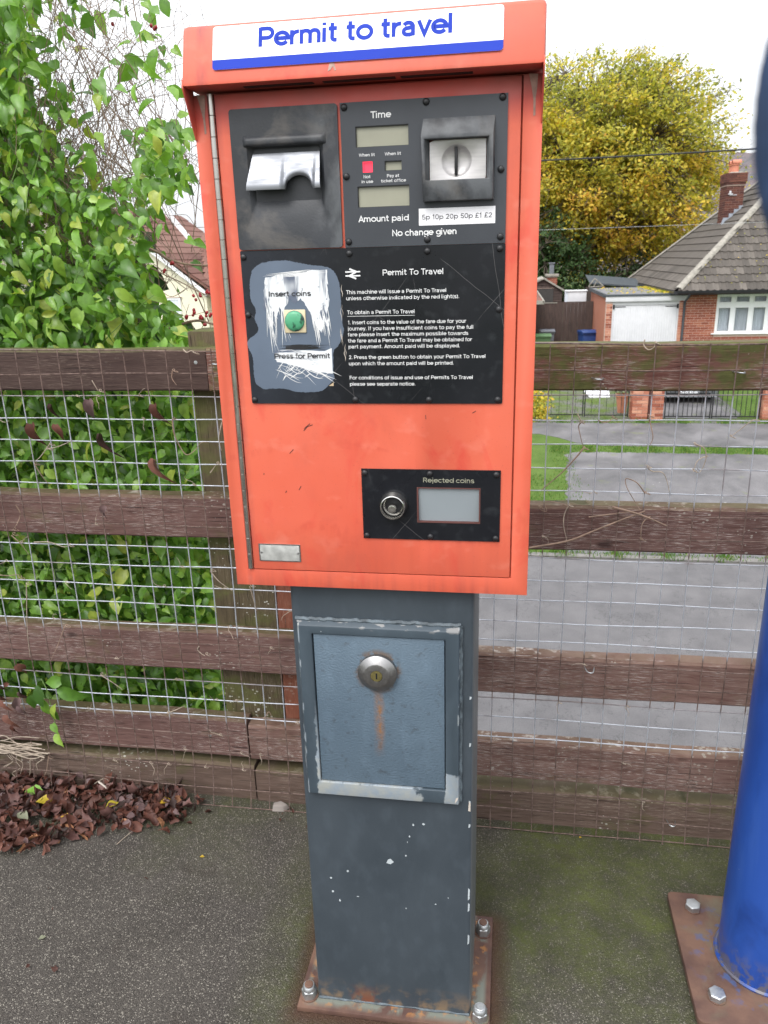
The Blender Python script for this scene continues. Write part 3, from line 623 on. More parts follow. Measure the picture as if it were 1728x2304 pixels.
# door
DH = [(-.1600,-.0520,1.4535,1.5535),(-.0105,.0607,1.5383,1.5645),(-.0103,.0607,1.4648,1.4923),(-.0022,.0124,1.5078,1.5224),(.0271,.0511,1.5088,1.5220),(.0815,.1650,1.4880,1.5475),(.0638,.1582,1.0206,1.0766)]
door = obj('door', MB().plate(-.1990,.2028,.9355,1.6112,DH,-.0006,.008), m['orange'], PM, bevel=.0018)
hng = thing('hinge', None, None); hng.parent = PM
km = MB().lathe([(.0036,0),(.0042,.0005),(.0042,.0253),(.0036,.0258)], (0,0,0), '+Z', 12).mesh('knuckle'); km.materials.append(m['hinge_steel'])
km.polygons.foreach_set('use_smooth',[True]*len(km.polygons)); km.set_sharp_from_angle(angle=.6)
for k in range(26):
    inst('knuckle', km, hng, Matrix.Translation((-.2040,-.0012,.9362+k*.02603)))
# scratches and chips in the door paint
for pts in ([(-.104,1.160),(-.098,1.166),(-.090,1.169)],[(-.1035,1.163),(-.094,1.1705)],[(-.1385,1.063),(-.137,1.066)],[(-.117,1.068),(-.1135,1.074)],[(-.128,1.125),(-.122,1.131)],[(.078,1.184),(.0785,1.178)],[(.145,1.187),(.150,1.190)],[(-.171,1.091),(-.1705,1.0935)]):
    obj('paint_scratch', MB().tube([(x,-.00065,z) for x,z in pts], .0006, 4), m['hazard_paint'], door)

domed = MB().lathe([(.0046,0),(.0044,.0012),(.0034,.0024),(.0018,.0031),(.0004,.0033)], (0,0,0), '-Y', 14).mesh('screw_head'); domed.materials.append(m['rubber_black'])
domed.polygons.foreach_set('use_smooth',[True]*len(domed.polygons))
def screws(parent, pts, y):
    for x,z in pts: inst('screw_head', domed, parent, Matrix.Translation((x,y,z)))

# receipt shutter casting
def casting():
    mb = MB(); o = rrect(-.1797,-.0328,1.4160,1.5925,.004,3); yF=-.0045
    n = len(o); ring = [(x,0.,z) for x,z in o]+[(x,yF,z) for x,z in o]
    f = [(i,i+n,(i+1)%n+n,(i+1)%n) for i in range(n)]
    inner = rrect(-.1585,-.0535,1.455,1.5520,.006,3); deep = rrect(-.1520,-.0600,1.478,1.5440,.004,3)
    v = ring+[(x,yF,z) for x,z in inner]+[(x,.004,z) for x,z in deep]
    f += [(i+n,i+2*n,(i+1)%n+2*n,(i+1)%n+n) for i in range(n)]
    f += [(i+2*n,i+3*n,(i+1)%n+3*n,(i+1)%n+2*n) for i in range(n)]
    f += [tuple(range(3*n,4*n))]
    return mb.add(v,f)
cs = obj('receipt_casting', casting(), m['black_casting'], door, smooth=True)
# raised brow over the flap
obj('casting_brow', MB().frustum((-.164,-.048,1.545,1.560),-.004,(-.158,-.054,1.5475,1.5545),-.009), m['black_casting'], door, bevel=.002)
def grid(fn, nu, nv, back):
    mb = MB(); v = [fn(i/nu,j/nv) for i in range(nu+1) for j in range(nv+1)]; W = nv+1; N_ = len(v)
    vb = [(x,y+back,z) for x,y,z in v]
    f = []
    for i in range(nu):
        for j in range(nv):
            a = i*W+j; f.append((a,a+1,a+W+1,a+W)); f.append((a+N_,a+W+N_,a+W+1+N_,a+1+N_))
    for i in range(nu):
        a = i*W; f.append((a,a+W,a+W+N_,a+N_)); a = i*W+nv; f.append((a,a+N_,a+W+N_,a+W))
    for j in range(nv):
        a = j; f.append((a,a+N_,a+1+N_,a+1)); a = nu*W+j; f.append((a,a+1,a+1+N_,a+N_))
    return mb.add(v+vb,f)
def flap(u,t):
    xt = -.1525+u*.0925; xb = -.1592+u*.1022; x = xt+(xb-xt)*t
    c = -.0880; d = abs(x-c)
    arch = .0175*math.sqrt(max(0,1-(d/.0185)**2)) if d < .0185 else 0
    zb = 1.4915+arch; z = 1.538+(zb-1.538)*t
    sc_ = max(0,1-(d/.0235)**2)
    y = .002-.0235*t + .013*(sc_**.8)*t + (.004*max(0,(t-.8)/.2)**2)
    return (x,y,z)
obj('coin_return_flap', grid(flap,64,12,.003), m['cast_alloy'], door, smooth=True)

# upper instrument panel
UX0,UX1,UZ0,UZ1 = -.0292,.1866,1.4152,1.5926
holes = [(-.0098,.0600,1.5390,1.5638),(-.0096,.0600,1.4655,1.4916),(-.0015,.0117,1.5085,1.5217),(.0278,.0504,1.5095,1.5213),(.0860,.1610,1.4915,1.5440)]
up = obj('instrument_panel', MB().plate(UX0,UX1,UZ0,UZ1,holes,-.0034,-.0007), m['grey_panel'], door)
for h,nm,mt in ((holes[0],'display','lcd'),(holes[1],'display','lcd'),(holes[2],'warning_lamp','red_lamp'),(holes[3],'warning_lamp','lcd')):
    box(nm, m[mt], (h[0]-.001,h[1]+.001,.0006,.003,h[2]-.001,h[3]+.001), door)
    o_ = obj('display_surround', MB().plate(h[0]-.0004,h[1]+.0004,h[2]-.0004,h[3]+.0004,[(h[0]+.0008,h[1]-.0003,h[2]+.0004,h[3]-.001)],-.0025,.0006), m['rubber_black'] if nm=='display' else (m['red_lamp'] if mt=='red_lamp' else m['rubber_black']), door)
# red tint of the lamp housing edge kept as its own part
screws(door, [(-.0236,1.5871),(.0833,1.588),(.1798,1.5883),(-.0239,1.5045),(.1791,1.5049),(-.024,1.4225),(.0832,1.4224),(.1799,1.4231)], -.0034)
Y_ = -.00365
lettering('Time', .0112,.0372,1.5725,.0080,Y_,m['print_white'],up,.03)
lettering('When lit', -.0059,.0149,1.5277,.0038,Y_,m['print_white'],up)
lettering('When lit', .0284,.0496,1.5277,.0038,Y_,m['print_white'],up)
lettering('Not', -.0008,.0083,1.5013,.0038,Y_,m['print_white'],up)
lettering('in use', -.0035,.0116,1.4954,.0038,Y_,m['print_white'],up)
lettering('Pay at', .0306,.0466,1.5013,.0038,Y_,m['print_white'],up)
lettering('ticket office', .0225,.0555,1.4953,.0038,Y_,m['print_white'],up)
lettering('Amount paid', -.0094,.0581,1.4471,.0078,Y_,m['print_white'],up,.03)
lettering('No change given', .0359,.1220,1.4280,.0080,Y_,m['print_white'],up,.03)
lab = box('coin_label', m['white_label'], (.0722,.1729,-.0038,-.0034,1.4400,1.4612), door)
lettering('5p 10p 20p 50p £1 £2', .0762,.1684,1.4474,.0062,-.0040,m['print_black'],lab,.005)
# coin entry shroud
sh = MB(); yb, yf = -.0034, -.0150
sh.add([(.0790,yb,1.4685),(.1712,yb,1.4685),(.1712,yb,1.5685),(.0790,yb,1.5685),(.0790,yf,1.4695),(.1692,yf,1.4695),(.1692,yf,1.5485),(.0770,yf,1.5485),
        (.0822,yf,1.4945),(.1640,yf,1.4945),(.1640,yf,1.5432),(.0815,yf,1.5432),(.0868,-.0010,1.4925),(.1602,-.0010,1.4925),(.1602,-.0010,1.5430),(.0868,-.0010,1.5430)],
       [(0,1,5,4),(1,2,6,5),(2,3,7,6),(3,0,4,7),(4,5,9,8),(5,6,10,9),(6,7,11,10),(7,4,8,11),(8,9,13,12),(9,10,14,13),(10,11,15,14),(11,8,12,15)])
obj('coin_shroud', sh, m['black_casting'], door, bevel=.0009)
def dimple():
    mb = MB(); cx,cz,R = .1220,1.5172,.0200; n=48; x0,x1,z0,z1 = .0872,.1598,1.4928,1.5426; v=[];f=[]
    def edge(a):
        dx,dz = math.cos(a),math.sin(a); t = min([(x1-cx)/dx if dx>1e-6 else 9,(x0-cx)/dx if dx<-1e-6 else 9,(z1-cz)/dz if dz>1e-6 else 9,(z0-cz)/dz if dz<-1e-6 else 9]); return cx+dx*t,cz+dz*t
    rings = [None,(1,-.0022),(.965,-.0018),(.85,.0010),(.6,.0032),(.3,.0042),(.02,.0044)]
    for r in rings:
        for k in range(n):
            a = 2*math.pi*(k+.5)/n
            if r is None: ex,ez = edge(a); v.append((ex,-.0022,ez))
            else: v.append((cx+R*r[0]*math.cos(a),r[1],cz+R*r[0]*math.sin(a)))
    for i in range(len(rings)-1):
        for k in range(n): f.append((i*n+k,(i+1)*n+k,(i+1)*n+(k+1)%n,i*n+(k+1)%n))
    f.append(tuple(range((len(rings)-1)*n,len(rings)*n)))
    return mb.add(v,f)
dp = obj('coin_plate', dimple(), m['satin'], door, smooth=True)
box('coin_slot', m['void'], (.1194,.1232,-.0030,.0045,1.5008,1.5342), door, bevel=.0003)

# instruction plate
ip = obj('instruction_plate', MB().prism(rrect(-.1796,.1869,1.2009,1.4150,.002,2),-.0028,-.0007), m['black_plate'], door, smooth=True)
screws(door, [(-.1752,1.4067),(-.0241,1.4074),(.083,1.4075),(.1795,1.4082),(-.1748,1.3282),(.1799,1.3299),(-.1751,1.2064),(-.0235,1.2068),(.0833,1.2065),(.1805,1.2065)], -.0028)
def flat(pts, y, jit=0, sub=1):
    out = []
    for i,(x,z) in enumerate(pts):
        x2,z2 = pts[(i+1)%len(pts)]
        for k in range(sub):
            t = k/sub; out.append((x+(x2-x)*t+(random.uniform(-jit,jit) if k else 0), z+(z2-z)*t+(random.uniform(-jit,jit) if k else 0)))
    mb = MB(); mb.add([(x,y,z) for x,z in out], [tuple(range(len(out)-1,-1,-1))]); return mb
def cc(pts, n=4): return [(q.x,q.y) for q in ctrl([Vector((a,b,0)) for a,b in pts+pts[:1]], n)][:-1]
BLOB = [(-.1696,1.3692),(-.1664,1.3819),(-.1625,1.3906),(-.1471,1.3989),(-.1187,1.401),(-.1022,1.3986),(-.0818,1.3943),(-.0623,1.3919),(-.0473,1.3858),(-.0399,1.3683),(-.0388,1.3469),(-.038,1.3173),(-.0366,1.3024),(-.0448,1.2843),(-.0526,1.2752),(-.054,1.2465),(-.0534,1.2371),(-.0624,1.2277),(-.0736,1.2193),(-.0987,1.2173),(-.1139,1.2189),(-.129,1.2226),(-.1488,1.2227),(-.1575,1.222),(-.1642,1.2245),(-.1713,1.2312),(-.1733,1.2471),(-.1727,1.2681),(-.1785,1.2816),(-.1785,1.292),(-.1643,1.303),(-.1615,1.3111),(-.1659,1.3233),(-.1629,1.3343),(-.1691,1.3494)]
bl = obj('overpaint_patch', flat(cc(BLOB),-.0031,.0006,3), m['grey_overpaint'], door)
W1 = [(-.1468,1.3756),(-.1444,1.3789),(-.12,1.3827),(-.0927,1.384),(-.0822,1.3871),(-.0559,1.3874),(-.0566,1.3629),(-.0548,1.3472),(-.0595,1.3276),(-.0567,1.3196),(-.0583,1.3097),(-.0640,1.3140),(-.0692,1.3018),(-.0761,1.3119),(-.0805,1.326),(-.0882,1.338),(-.0960,1.350),(-.1050,1.343),(-.1118,1.3500),(-.1185,1.3400),(-.1230,1.330),(-.1273,1.3387),(-.1340,1.324),(-.1408,1.330),(-.147,1.3321),(-.1519,1.3371),(-.1492,1.3589)]
s1 = obj('scratched_label', flat(W1,-.0034,.0009,5), m['scratched_sheet'], door)
W2 = [(-.1392,1.2781),(-.1229,1.2785),(-.0918,1.2777),(-.0653,1.2764),(-.055,1.2804),(-.0552,1.2444),(-.0754,1.2466),(-.0839,1.2487),(-.1009,1.253),(-.1243,1.2594),(-.1371,1.2615),(-.1399,1.2678)]
s2 = obj('scratched_label', flat(W2,-.0034,.0004,3), m['scratched_sheet_low'], door)
def scratch_set(n, fn, w, parent, mat, y=-.00345):
    mb = MB()
    for i in range(n):
        pts = fn(); ww = w*random.uniform(.4,1.3); k = len(pts); L=[];R_=[]
        for j,(x,z) in enumerate(pts):
            a = pts[max(j-1,0)]; b = pts[min(j+1,k-1)]; d = Vector((b[0]-a[0],b[1]-a[1])).normalized(); tp = ww*(1-abs(2*j/(k-1)-1)**3*.85)
            L.append((x-d.y*tp,y-.000004*i,z+d.x*tp)); R_.append((x+d.y*tp,y-.000004*i,z-d.x*tp))
        mb.add(L+R_, [(j,j+k,j+1+k,j+1) for j in range(k-1)])
    return obj('scratches', mb, mat, parent, kind='stuff')
def sA():
    x = random.uniform(-.150,-.120); z = random.uniform(1.335,1.352); l = random.uniform(.02,.065); b = random.uniform(-.006,.012)
    return [(x+b*t*t, z-l*t) for t in (0,.25,.5,.75,1)]
def sB():
    x = random.uniform(-.142,-.085); z = random.uniform(1.246,1.276); l = random.uniform(.02,.05); a = random.uniform(-.6,-.2); c = random.uniform(-.005,.008)
    return [(x+l*t*math.cos(a), z+l*t*math.sin(a)+c*t*(1-t)*4) for t in (0,.25,.5,.75,1)]
def sC():
    x = random.uniform(-.140,-.072); z = random.uniform(1.234,1.252); l = random.uniform(.010,.024)
    a = random.uniform(.5,1.1); return [(x+l*t*math.cos(a), z+l*t*math.sin(a)) for t in (0,.33,.66,1)]
def sD():
    x = random.uniform(-.085,-.058); z = random.uniform(1.315,1.345); l = random.uniform(.02,.04)
    return [(x+.004*t, z-l*t) for t in (0,.33,.66,1)]
def sE():
    x = random.uniform(-.150,-.10); z = random.uniform(1.378,1.384); return [(x+.045*t, z+.004*t+random.uniform(-.0004,.0004)) for t in (0,.33,.66,1)]
scratch_set(34, sA, .0005, s1, m['print_white']); scratch_set(26, sB, .0005, s2, m['print_white']); scratch_set(22, sC, .0005, s2, m['print_white']); scratch_set(20, sD, .0006, s1, m['print_white']); scratch_set(14, sE, .0005, s1, m['print_white'])
def sF():
    x = random.uniform(-.132,-.10); z = random.uniform(1.279,1.2865); return [(x+random.uniform(.03,.05)*t, z+random.uniform(-.001,.001)) for t in (0,.33,.66,1)]
scratch_set(16, sF, .0006, bl, m['rubber_black'], -.0037)
box('black_sliver', m['print_black'], (-.1226,-.0923,-.0036,-.0033,1.2795,1.2836), door)
obj('tan_corner', flat([(-.0547,1.2319),(-.0619,1.2267),(-.0548,1.2265)],-.00295), m['scratch_tan'], door)
# long torn scratch between the label and the words
def sG():
    i = random.random(); z = 1.372-.1*i; x = -.0385+.0035*math.sin(i*9)+random.uniform(-.001,.001); return [(x,z),(x-.0012,z-.006),(x+.0006,z-.012),(x,z-.017)]
scratch_set(10, sG, .0004, ip, m['chip_cream'], -.00325)
lettering('Insert coins', -.1421,-.0816,1.3530,.0070,-.0040,m['print_black'],s1,.045)
lettering('Press for Permit', -.1401,-.0583,1.2664,.0074,-.0040,m['print_black'],s2,.045)
scratch_set(14, lambda: [(-.141+random.uniform(0,.03),1.267+random.uniform(-.001,.007)) ,( -.128+random.uniform(0,.03),1.268+random.uniform(-.001,.007))]*1, .0005, s2, m['print_white'], -.0042)
bz = box('button_bezel', m['cream_plastic'], (-.1219,-.0903,-.0052,-.0028,1.3026,1.3345), door, bevel=.0016)
obj('green_button', MB().lathe([(.0138,0),(.0138,.0022),(.0130,.0034),(.0095,.0048),(.0045,.0055),(.0004,.0057)], (-.1064,-.0048,1.3190), '-Y', 36), m['green_button'], door, smooth=True)
obj('button_ring', MB().lathe([(.0146,0),(.0144,.0006),(.0136,.0006)], (-.1064,-.0050,1.3190), '-Y', 36), m['bin_grey'], door, smooth=True)
# double arrow mark
def dbl(x0,x1,zc,y):
    W = x1-x0; cx = (x0+x1)/2; h = W*.62/2; w_ = W*.088; mb = MB()
    def bar(a,b,yy,ww=None,sh=0):
        a,b = Vector(a),Vector(b); d = (b-a).normalized(); n_ = Vector((-d.y,d.x))*(ww or w_)/2
        mb.add([((a-n_).x,yy,(a-n_).y),((b-n_).x,yy,(b-n_).y),((b+n_).x,yy,(b+n_).y),((a+n_).x,yy,(a+n_).y)],[(0,1,2,3)])
    for s_ in (1,-1): bar((x0,zc+s_*W*.125),(x1,zc+s_*W*.125),y)
    bar((cx-W*.22,zc+h),(cx+W*.24,zc+W*.125),y-.00002,w_*1.25); bar((cx+W*.24,zc+W*.125),(cx-W*.24,zc-W*.125),y-.00004,w_*1.25); bar((cx-W*.24,zc-W*.125),(cx+W*.22,zc-h),y-.00006,w_*1.25)
    return mb
obj('double_arrow_mark', dbl(-.0308,-.0099,1.3809,-.0031), m['print_white'], ip)
Y_ = -.0031
lettering('Permit To Travel', .0212,.1046,1.3777,.0078,Y_,m['print_white'],ip,.012)
for t_,a,b_,z_ in (('This machine will issue a Permit To Travel',-.0307,.1084,1.3541),('unless otherwise indicated by the red light(s).',-.031,.1259,1.3458),
    ('To obtain a Permit To Travel',-.0304,.0646,1.3268),('1. Insert coins to the value of the fare due for your',-.0301,.1353,1.313),('journey. If you have insufficient coins to pay the full',-.0305,.1454,1.3047),
    ('fare please insert the maximum possible towards',-.0308,.1382,1.2965),('the fare and a Permit To Travel may be obtained for',-.0309,.1435,1.2880),('part payment. Amount paid will be displayed.',-.0306,.1267,1.2797),
    ('2. Press the green button to obtain your Permit To Travel',-.0307,.1626,1.2648),('upon which the amount paid will be printed.',-.031,.1182,1.2560),
    ('For conditions of issue and use of Permits To Travel',-.0307,.1454,1.2358),('please see separate notice.',-.0308,.064,1.2269)):
    lettering(t_,a,b_,z_,.0052,Y_,m['print_white'],ip,.012)
box('underline', m['print_white'], (-.0305,.0646,-.0032,-.0029,1.3238,1.3243), ip)

# rejected coins plate
RH = [(.0648,.1572,1.0218,1.0754)]
rp = obj('rejected_coins_plate', MB().plate(-.0190,.1870,.9932,1.1032,RH,-.0028,-.0007), m['black_plate'], door)
screws(door, [(-.0138,1.0971),(.0836,1.097),(.1805,1.097),(-.0135,.9981),(.0836,.9986),(.181,.9986)], -.0028)
lettering('Rejected coins', .0734,.1482,1.0838,.0074,-.0031,m['lcd'],rp,.01)
obj('reject_flap', MB().add([(.0655,.0040,1.0215),(.1572,.0040,1.0215),(.1572,-.0004,1.0760),(.0655,-.0004,1.0760)],[(0,1,2,3)]), m['reject_flap'], door)
obj('reject_lip', MB().plate(.0640,.1580,1.0210,1.0762,[(.0662,.1560,1.0222,1.0745)],-.0034,.0035), m['hazard_paint'], door)
lk = obj('door_lock', MB().lathe([(.0215,0),(.0222,.004),(.0215,.0075),(.0182,.0165),(.0170,.017),(.0156,.014),(.0150,.006),(.0130,.004)], (.0290,-.0028,1.0482), '-Y', 40, cap=False), m['polished'], door, smooth=True)
obj('lock_well', MB().lathe([(.0150,0),(.0150,.0035),(.0001,.0035)], (.0290,-.0026,1.0482), '-Y', 32), m['rubber_black'], door)
obj('lock_button', MB().lathe([(.0062,0),(.0062,.0150),(.0056,.0162),(.0050,.0164),(.0002,.0156)], (.0284,-.0040,1.0462), '-Y', 28), m['polished'], door, smooth=True)
# maker's plate, worn blank
mp = box('rating_plate', m['aged_label'], (-.1885,-.1210,-.0016,-.0006,.9496,.9786), door, bevel=.0004)
obj('plate_rim', MB().plate(-.1885,-.1210,.9496,.9786,[(-.1868,-.1228,.9511,.9771)],-.0020,-.0014), m['steel'], mp)
for x_,z_ in ((-.1845,.9640),(-.1252,.9640)): obj('rivet', MB().lathe([(.0019,0),(.0013,.0012),(.0002,.0015)],(x_,-.0016,z_),'-Y',10), m['steel'], mp)

# pedestal
def corner_box(x,y0,y1,r,z0,z1):
    o = [(a,b) for a,b in arc(x-r,y1-r,r,0,90,5)+arc(-x+r,y1-r,r,90,180,5)+arc(-x+r,y0+r,r,180,270,5)+arc(x-r,y0+r,r,270,360,5)]
    n_ = len(o); return MB().add([(a,b,z0) for a,b in o]+[(a,b,z1) for a,b in o], [(i,(i+1)%n_,(i+1)%n_+n_,i+n_) for i in range(n_)]+[tuple(range(n_-1,-1,-1)),tuple(range(n_,2*n_))])
ped = obj('pedestal', corner_box(.1500,.02,.235,.0075,.0118,.9072), m['pedestal_paint'], PM, smooth=True)
weld = obj('weld_bead', MB().tube(ctrl([(x,.0215+random.uniform(-.001,.001),.013+random.uniform(0,.002)) for x in np.linspace(-.148,.148,24)],3), .0035, 6), m['weld'], PM, smooth=True)
fr = MB(); a_ = (-.1425,.1290,.5045,.8447); b_ = (-.1356,.1267,.5095,.8360); h_ = (-.1135,.1050,.5350,.8215)
Yb, Yf = .0202, .0045
q = lambda r_,y_: [(r_[0],y_,r_[2]),(r_[1],y_,r_[2]),(r_[1],y_,r_[3]),(r_[0],y_,r_[3])]
v = q(a_,Yb)+q(b_,Yf)+q(h_,Yf)+q(h_,.0195)
fr.add(v, [(i,(i+1)%4,(i+1)%4+4,i+4) for i in range(4)]+[(i+4,(i+1)%4+4,(i+1)%4+8,i+8) for i in range(4)]+[(i+8,(i+1)%4+8,(i+1)%4+12,i+12) for i in range(4)])
frm = obj('hatch_frame', fr, m['frame_paint'], PM, bevel=.0015)
for pts in ([(-.142,.0165,.8425),(.128,.0165,.8425)],[(.1285,.0165,.842),(.1285,.0165,.51)]):
    n_ = 40; P0,P1 = Vector(pts[0]),Vector(pts[1])
    obj('weld_bead', MB().tube([P0.lerp(P1,i/n_)+Vector((random.uniform(-.0007,.0007),random.uniform(-.001,.001),random.uniform(-.0012,.0012))) for i in range(n_+1)], .0042, 6), m['weld'], frm, smooth=True)
hat = box('hatch', m['hatch_paint'], (-.1116,.1034,.0078,.0195,.5372,.8200), PM, bevel=.0012)
obj('hatch_lock', MB().lathe([(.0315,-.001),(.0325,.004),(.0320,.0085),(.0215,.0165),(.0200,.017),(.0102,.017),(.0096,.0155)], (-.0056,.0078,.7575), '-Y', 48), m['steel'], PM, smooth=True)
bc = obj('lock_barrel', MB().lathe([(.0094,0),(.0094,.0012),(.0002,.0014)], (-.0056,-.0078,.7575), '-Y', 28), m['brass'], PM)
box('keyway', m['void'], (-.0066,-.0040,-.0096,-.0085,.7525,.7630), bc)
# paint chips down to primer
def chip(x,z,r,y=.0196,mat='chip_white',parent=None):
    n_ = random.randint(5,8); k = random.uniform(.6,1.4)
    pts = [(x+r*k*random.uniform(.5,1.1)*math.cos(t),z+r/k*random.uniform(.5,1.1)*math.sin(t)) for t in [2*math.pi*i/n_ for i in range(n_)]]
    obj('paint_chip', flat(pts,y), m[mat], parent or ped)
for x_,z_,r_ in ((.002,.3619,.0075),(-.1071,.2808,.003),(-.1093,.3123,.003),(-.0948,.2616,.0025),(-.0766,.331,.003),(.0644,.4504,.0028),(.0463,.4471,.0025),(.039,.4217,.002),(.0319,.3786,.0022),(.0845,.2752,.0018),(-.0598,.2747,.0022),(.108,.2923,.0015),(.0352,.4085,.0015),(.03,.2585,.0018)): chip(x_,z_,r_)
for z_,l_ in ((.50,.008),(.305,.014),(.275,.010),(.20,.012),(.455,.004),(.62,.004),(.71,.003)):
    obj('paint_chip', MB().add([(.1432,.0195,z_-l_),(.1462,.0205,z_-l_*.8),(.1468,.0207,z_+l_*.7),(.1438,.0196,z_+l_)],[(0,1,2,3)]), m['chip_white'], ped)
obj('paint_chip', MB().add([(.1425,.0192,.487),(.1464,.0200,.485),(.1466,.0200,.502),(.1440,.0193,.507)],[(0,1,2,3)]), m['chip_cream'], ped)
obj('paint_chip', MB().add([(.1205,.0040,.512),(.1255,.0040,.520),(.1262,.0040,.525),(.1225,.0040,.523)],[(0,1,2,3)]), m['chip_cream'], frm)
# base plate with its four studs
bp = box('base_plate', m['rust_plate_grey'], (-.187,.187,-.006,.262,.0005,.012), PM, bevel=.0015)
def hexn(c, r, h0, h1, n=6, rot=.3):
    return [(c[0]+r*math.cos(rot+2*math.pi*k/n), c[1]+r*math.sin(rot+2*math.pi*k/n)) for k in range(n)]
def bolt(c, z, stud, parent, head=False, rot=.3):
    bl_ = bpy.data.objects.new('bolt', None); COL.objects.link(bl_); bl_.parent = parent
    obj('washer', MB().lathe([(.0175,0),(.0175,.002),(.006,.002)], (c[0],c[1],z), '+Z', 24), m['rust_plate'], bl_)
    r = .0155 if not head else .0165; hh = .016 if not head else .011
    hx = hexn(c,r,0,0,6,rot); hx2 = hexn(c,r*.88,0,0,6,rot); z0 = z+.002
    mb = MB().add([(a,b,z0) for a,b in hx]+[(a,b,z0+hh) for a,b in hx]+[(a,b,z0+hh+.0015) for a,b in hx2], [(i,(i+1)%6,(i+1)%6+6,i+6) for i in range(6)]+[(i+6,(i+1)%6+6,(i+1)%6+12,i+12) for i in range(6)]+[tuple(range(12,18))])
    obj('nut' if not head else 'bolt_head', mb, m['zinc'] , bl_, bevel=.0004)
    if stud:
        obj('nut_collar', MB().lathe([(.0132,0),(.0126,.007),(.0104,.010)], (c[0],c[1],z0+hh), '+Z', 20), m['zinc'], bl_, smooth=True)
        obj('stud', MB().lathe([(.0085,0),(.0085,stud),(.0072,stud+.001)], (c[0],c[1],z0+hh), '+Z', 16), m['rust_plate'] if stud>.011 else m['zinc'], bl_)
for c,r_,st in (((-.168,.022),.2,.012),((.168,.018),.5,.010),((.167,.217),.1,.012),((-.167,.217),.4,.012)): bolt(c,.012,st,PM,rot=r_)

# ------------------------------------------------------------------ blue post
BPt = thing('blue_post', 'thick bright blue steel post bolted down beside the ticket machine at the right edge', 'post')
obj('post_tube', MB().lathe([(.090,0),(.088,.012),(.088,2.75),(.080,2.76)], (.735,.217,.024), '+Z', 48), m['blue_post'], BPt, smooth=True)
obj('weld_bead', MB().tube([(.735+.0905*math.cos(a),.217+.0905*math.sin(a),.027) for a in np.linspace(0,2*math.pi,49)],.005,6), m['blue_post'], BPt, smooth=True)
def rp_(x0,x1,y0,y1,r,z0,z1):
    o = arc(x1-r,y1-r,r,0,90,4)+arc(x0+r,y1-r,r,90,180,4)+arc(x0+r,y0+r,r,180,270,4)+arc(x1-r,y0+r,r,270,360,4); n_=len(o)
    return MB().add([(a,b,z0) for a,b in o]+[(a,b,z1) for a,b in o],[(i,(i+1)%n_,(i+1)%n_+n_,i+n_) for i in range(n_)]+[tuple(range(n_-1,-1,-1)),tuple(range(n_,2*n_))])
obj('base_plate', rp_(.574,.896,.055,.374,.012,.008,.024), m['rust_plate'], BPt, bevel=.0015)
for c,r_ in (((.620,.330),.2),((.619,.112),.6),((.850,.330),.1),((.850,.112),.4)): bolt(c,.024,0,BPt,True,r_)

# ------------------------------------------------------------------ strap close to the lens
sp_ = MB(); path = ctrl([Vector(p) for p in [(0.2466, -0.9421, 1.4418), (0.2411, -0.9457, 1.4337), (0.2391, -0.9485, 1.4263), (0.2384, -0.9514, 1.4181), (0.2391, -0.9537, 1.4106), (0.2415, -0.9559, 1.403), (0.2498, -0.9522, 1.3938)]], 8)
sp_.tube(path, .0041, 12)
tag(obj('camera_strap', sp_, m['strap_navy'], smooth=True), 'dark navy strap hanging out of focus at the upper right edge', 'strap')
# ------------------------------------------------------------------ ground and roads
G = -2.5
def sheet(name, pts, z, mat, th=0, rag=0):
    if rag:   # ragged edge where turf meets tarmac
        o_ = []
        for (x0,y0),(x1,y1) in zip(pts,pts[1:]+pts[:1]):
            k = min(120,max(1,int(math.hypot(x1-x0,y1-y0)/.10))); j = rag if max(abs(x0),abs(x1)) < 30 else 0
            o_ += [(x0+(x1-x0)*i/k+random.gauss(0,j),y0+(y1-y0)*i/k+random.gauss(0,j)) for i in range(k)]
        pts = o_
    mb = MB(); n_ = len(pts)
    if th: mb.add([(x,y,z) for x,y in pts]+[(x,y,z-th) for x,y in pts],[tuple(range(n_)),tuple(range(2*n_-1,n_-1,-1))]+[(i,i+n_,(i+1)%n_+n_,(i+1)%n_) for i in range(n_)])
    else: mb.add([(x,y,z) for x,y in pts],[tuple(range(n_))])
    return obj(name, mb, mat, kind='structure')
sheet('ground', [(-1500,-600),(1500,-600),(1500,1800),(-1500,1800)], G-.03, m['field'])
# station platform as a raised slab
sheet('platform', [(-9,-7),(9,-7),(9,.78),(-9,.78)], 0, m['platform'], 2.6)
sheet('bank', [(-9,.781),(-.2,.781),(-.2,2.6),(-9,2.6)], -.45, m['yard'], 2.0)
sheet('road', [(-60,.9),(60,.9),(60,8.85),(-60,8.85)], G+.0, m['road'], .02)
sheet('grass_verge', [(-60,9.0),(60,9.0),(60,17.0),(-60,17.0)], G+.004, m['lawn'], .02)
sheet('driveway', [(.95,9.0),(1.12,10.4),(1.22,11.6),(1.37,14.55),(1.5,14.8),(3.1,14.85),(5.1,14.75),(12,14.6),(12,9.0)], G+.010, m['path'], .004, .035)
sheet('footpath', [(-60,16.55),(.0,16.55),(.9,16.5),(1.3,16.15),(1.65,15.65),(2.2,15.4),(3.2,15.37),(5.25,15.3),(60,15.3),(60,17.75),(-60,17.8)], G+.011, m['path'], .005, .0)
sheet('front_garden', [(-60,17.85),(60,17.8),(60,60),(-60,60)], G+.006, m['yard'], .004)
sheet('front_lawn', [(5.65,18.35),(5.9,18.9),(5.95,21.6),(5.6,25.4),(16,25.4),(16,18.35)], G+.012, m['lawn'], .004, .05)
sheet('house_drive', [(3.85,18.3),(5.6,18.35),(5.85,18.9),(5.9,21.5),(5.58,25.98),(3.4,25.98),(3.8,21)], G+.014, m['path'], .004)
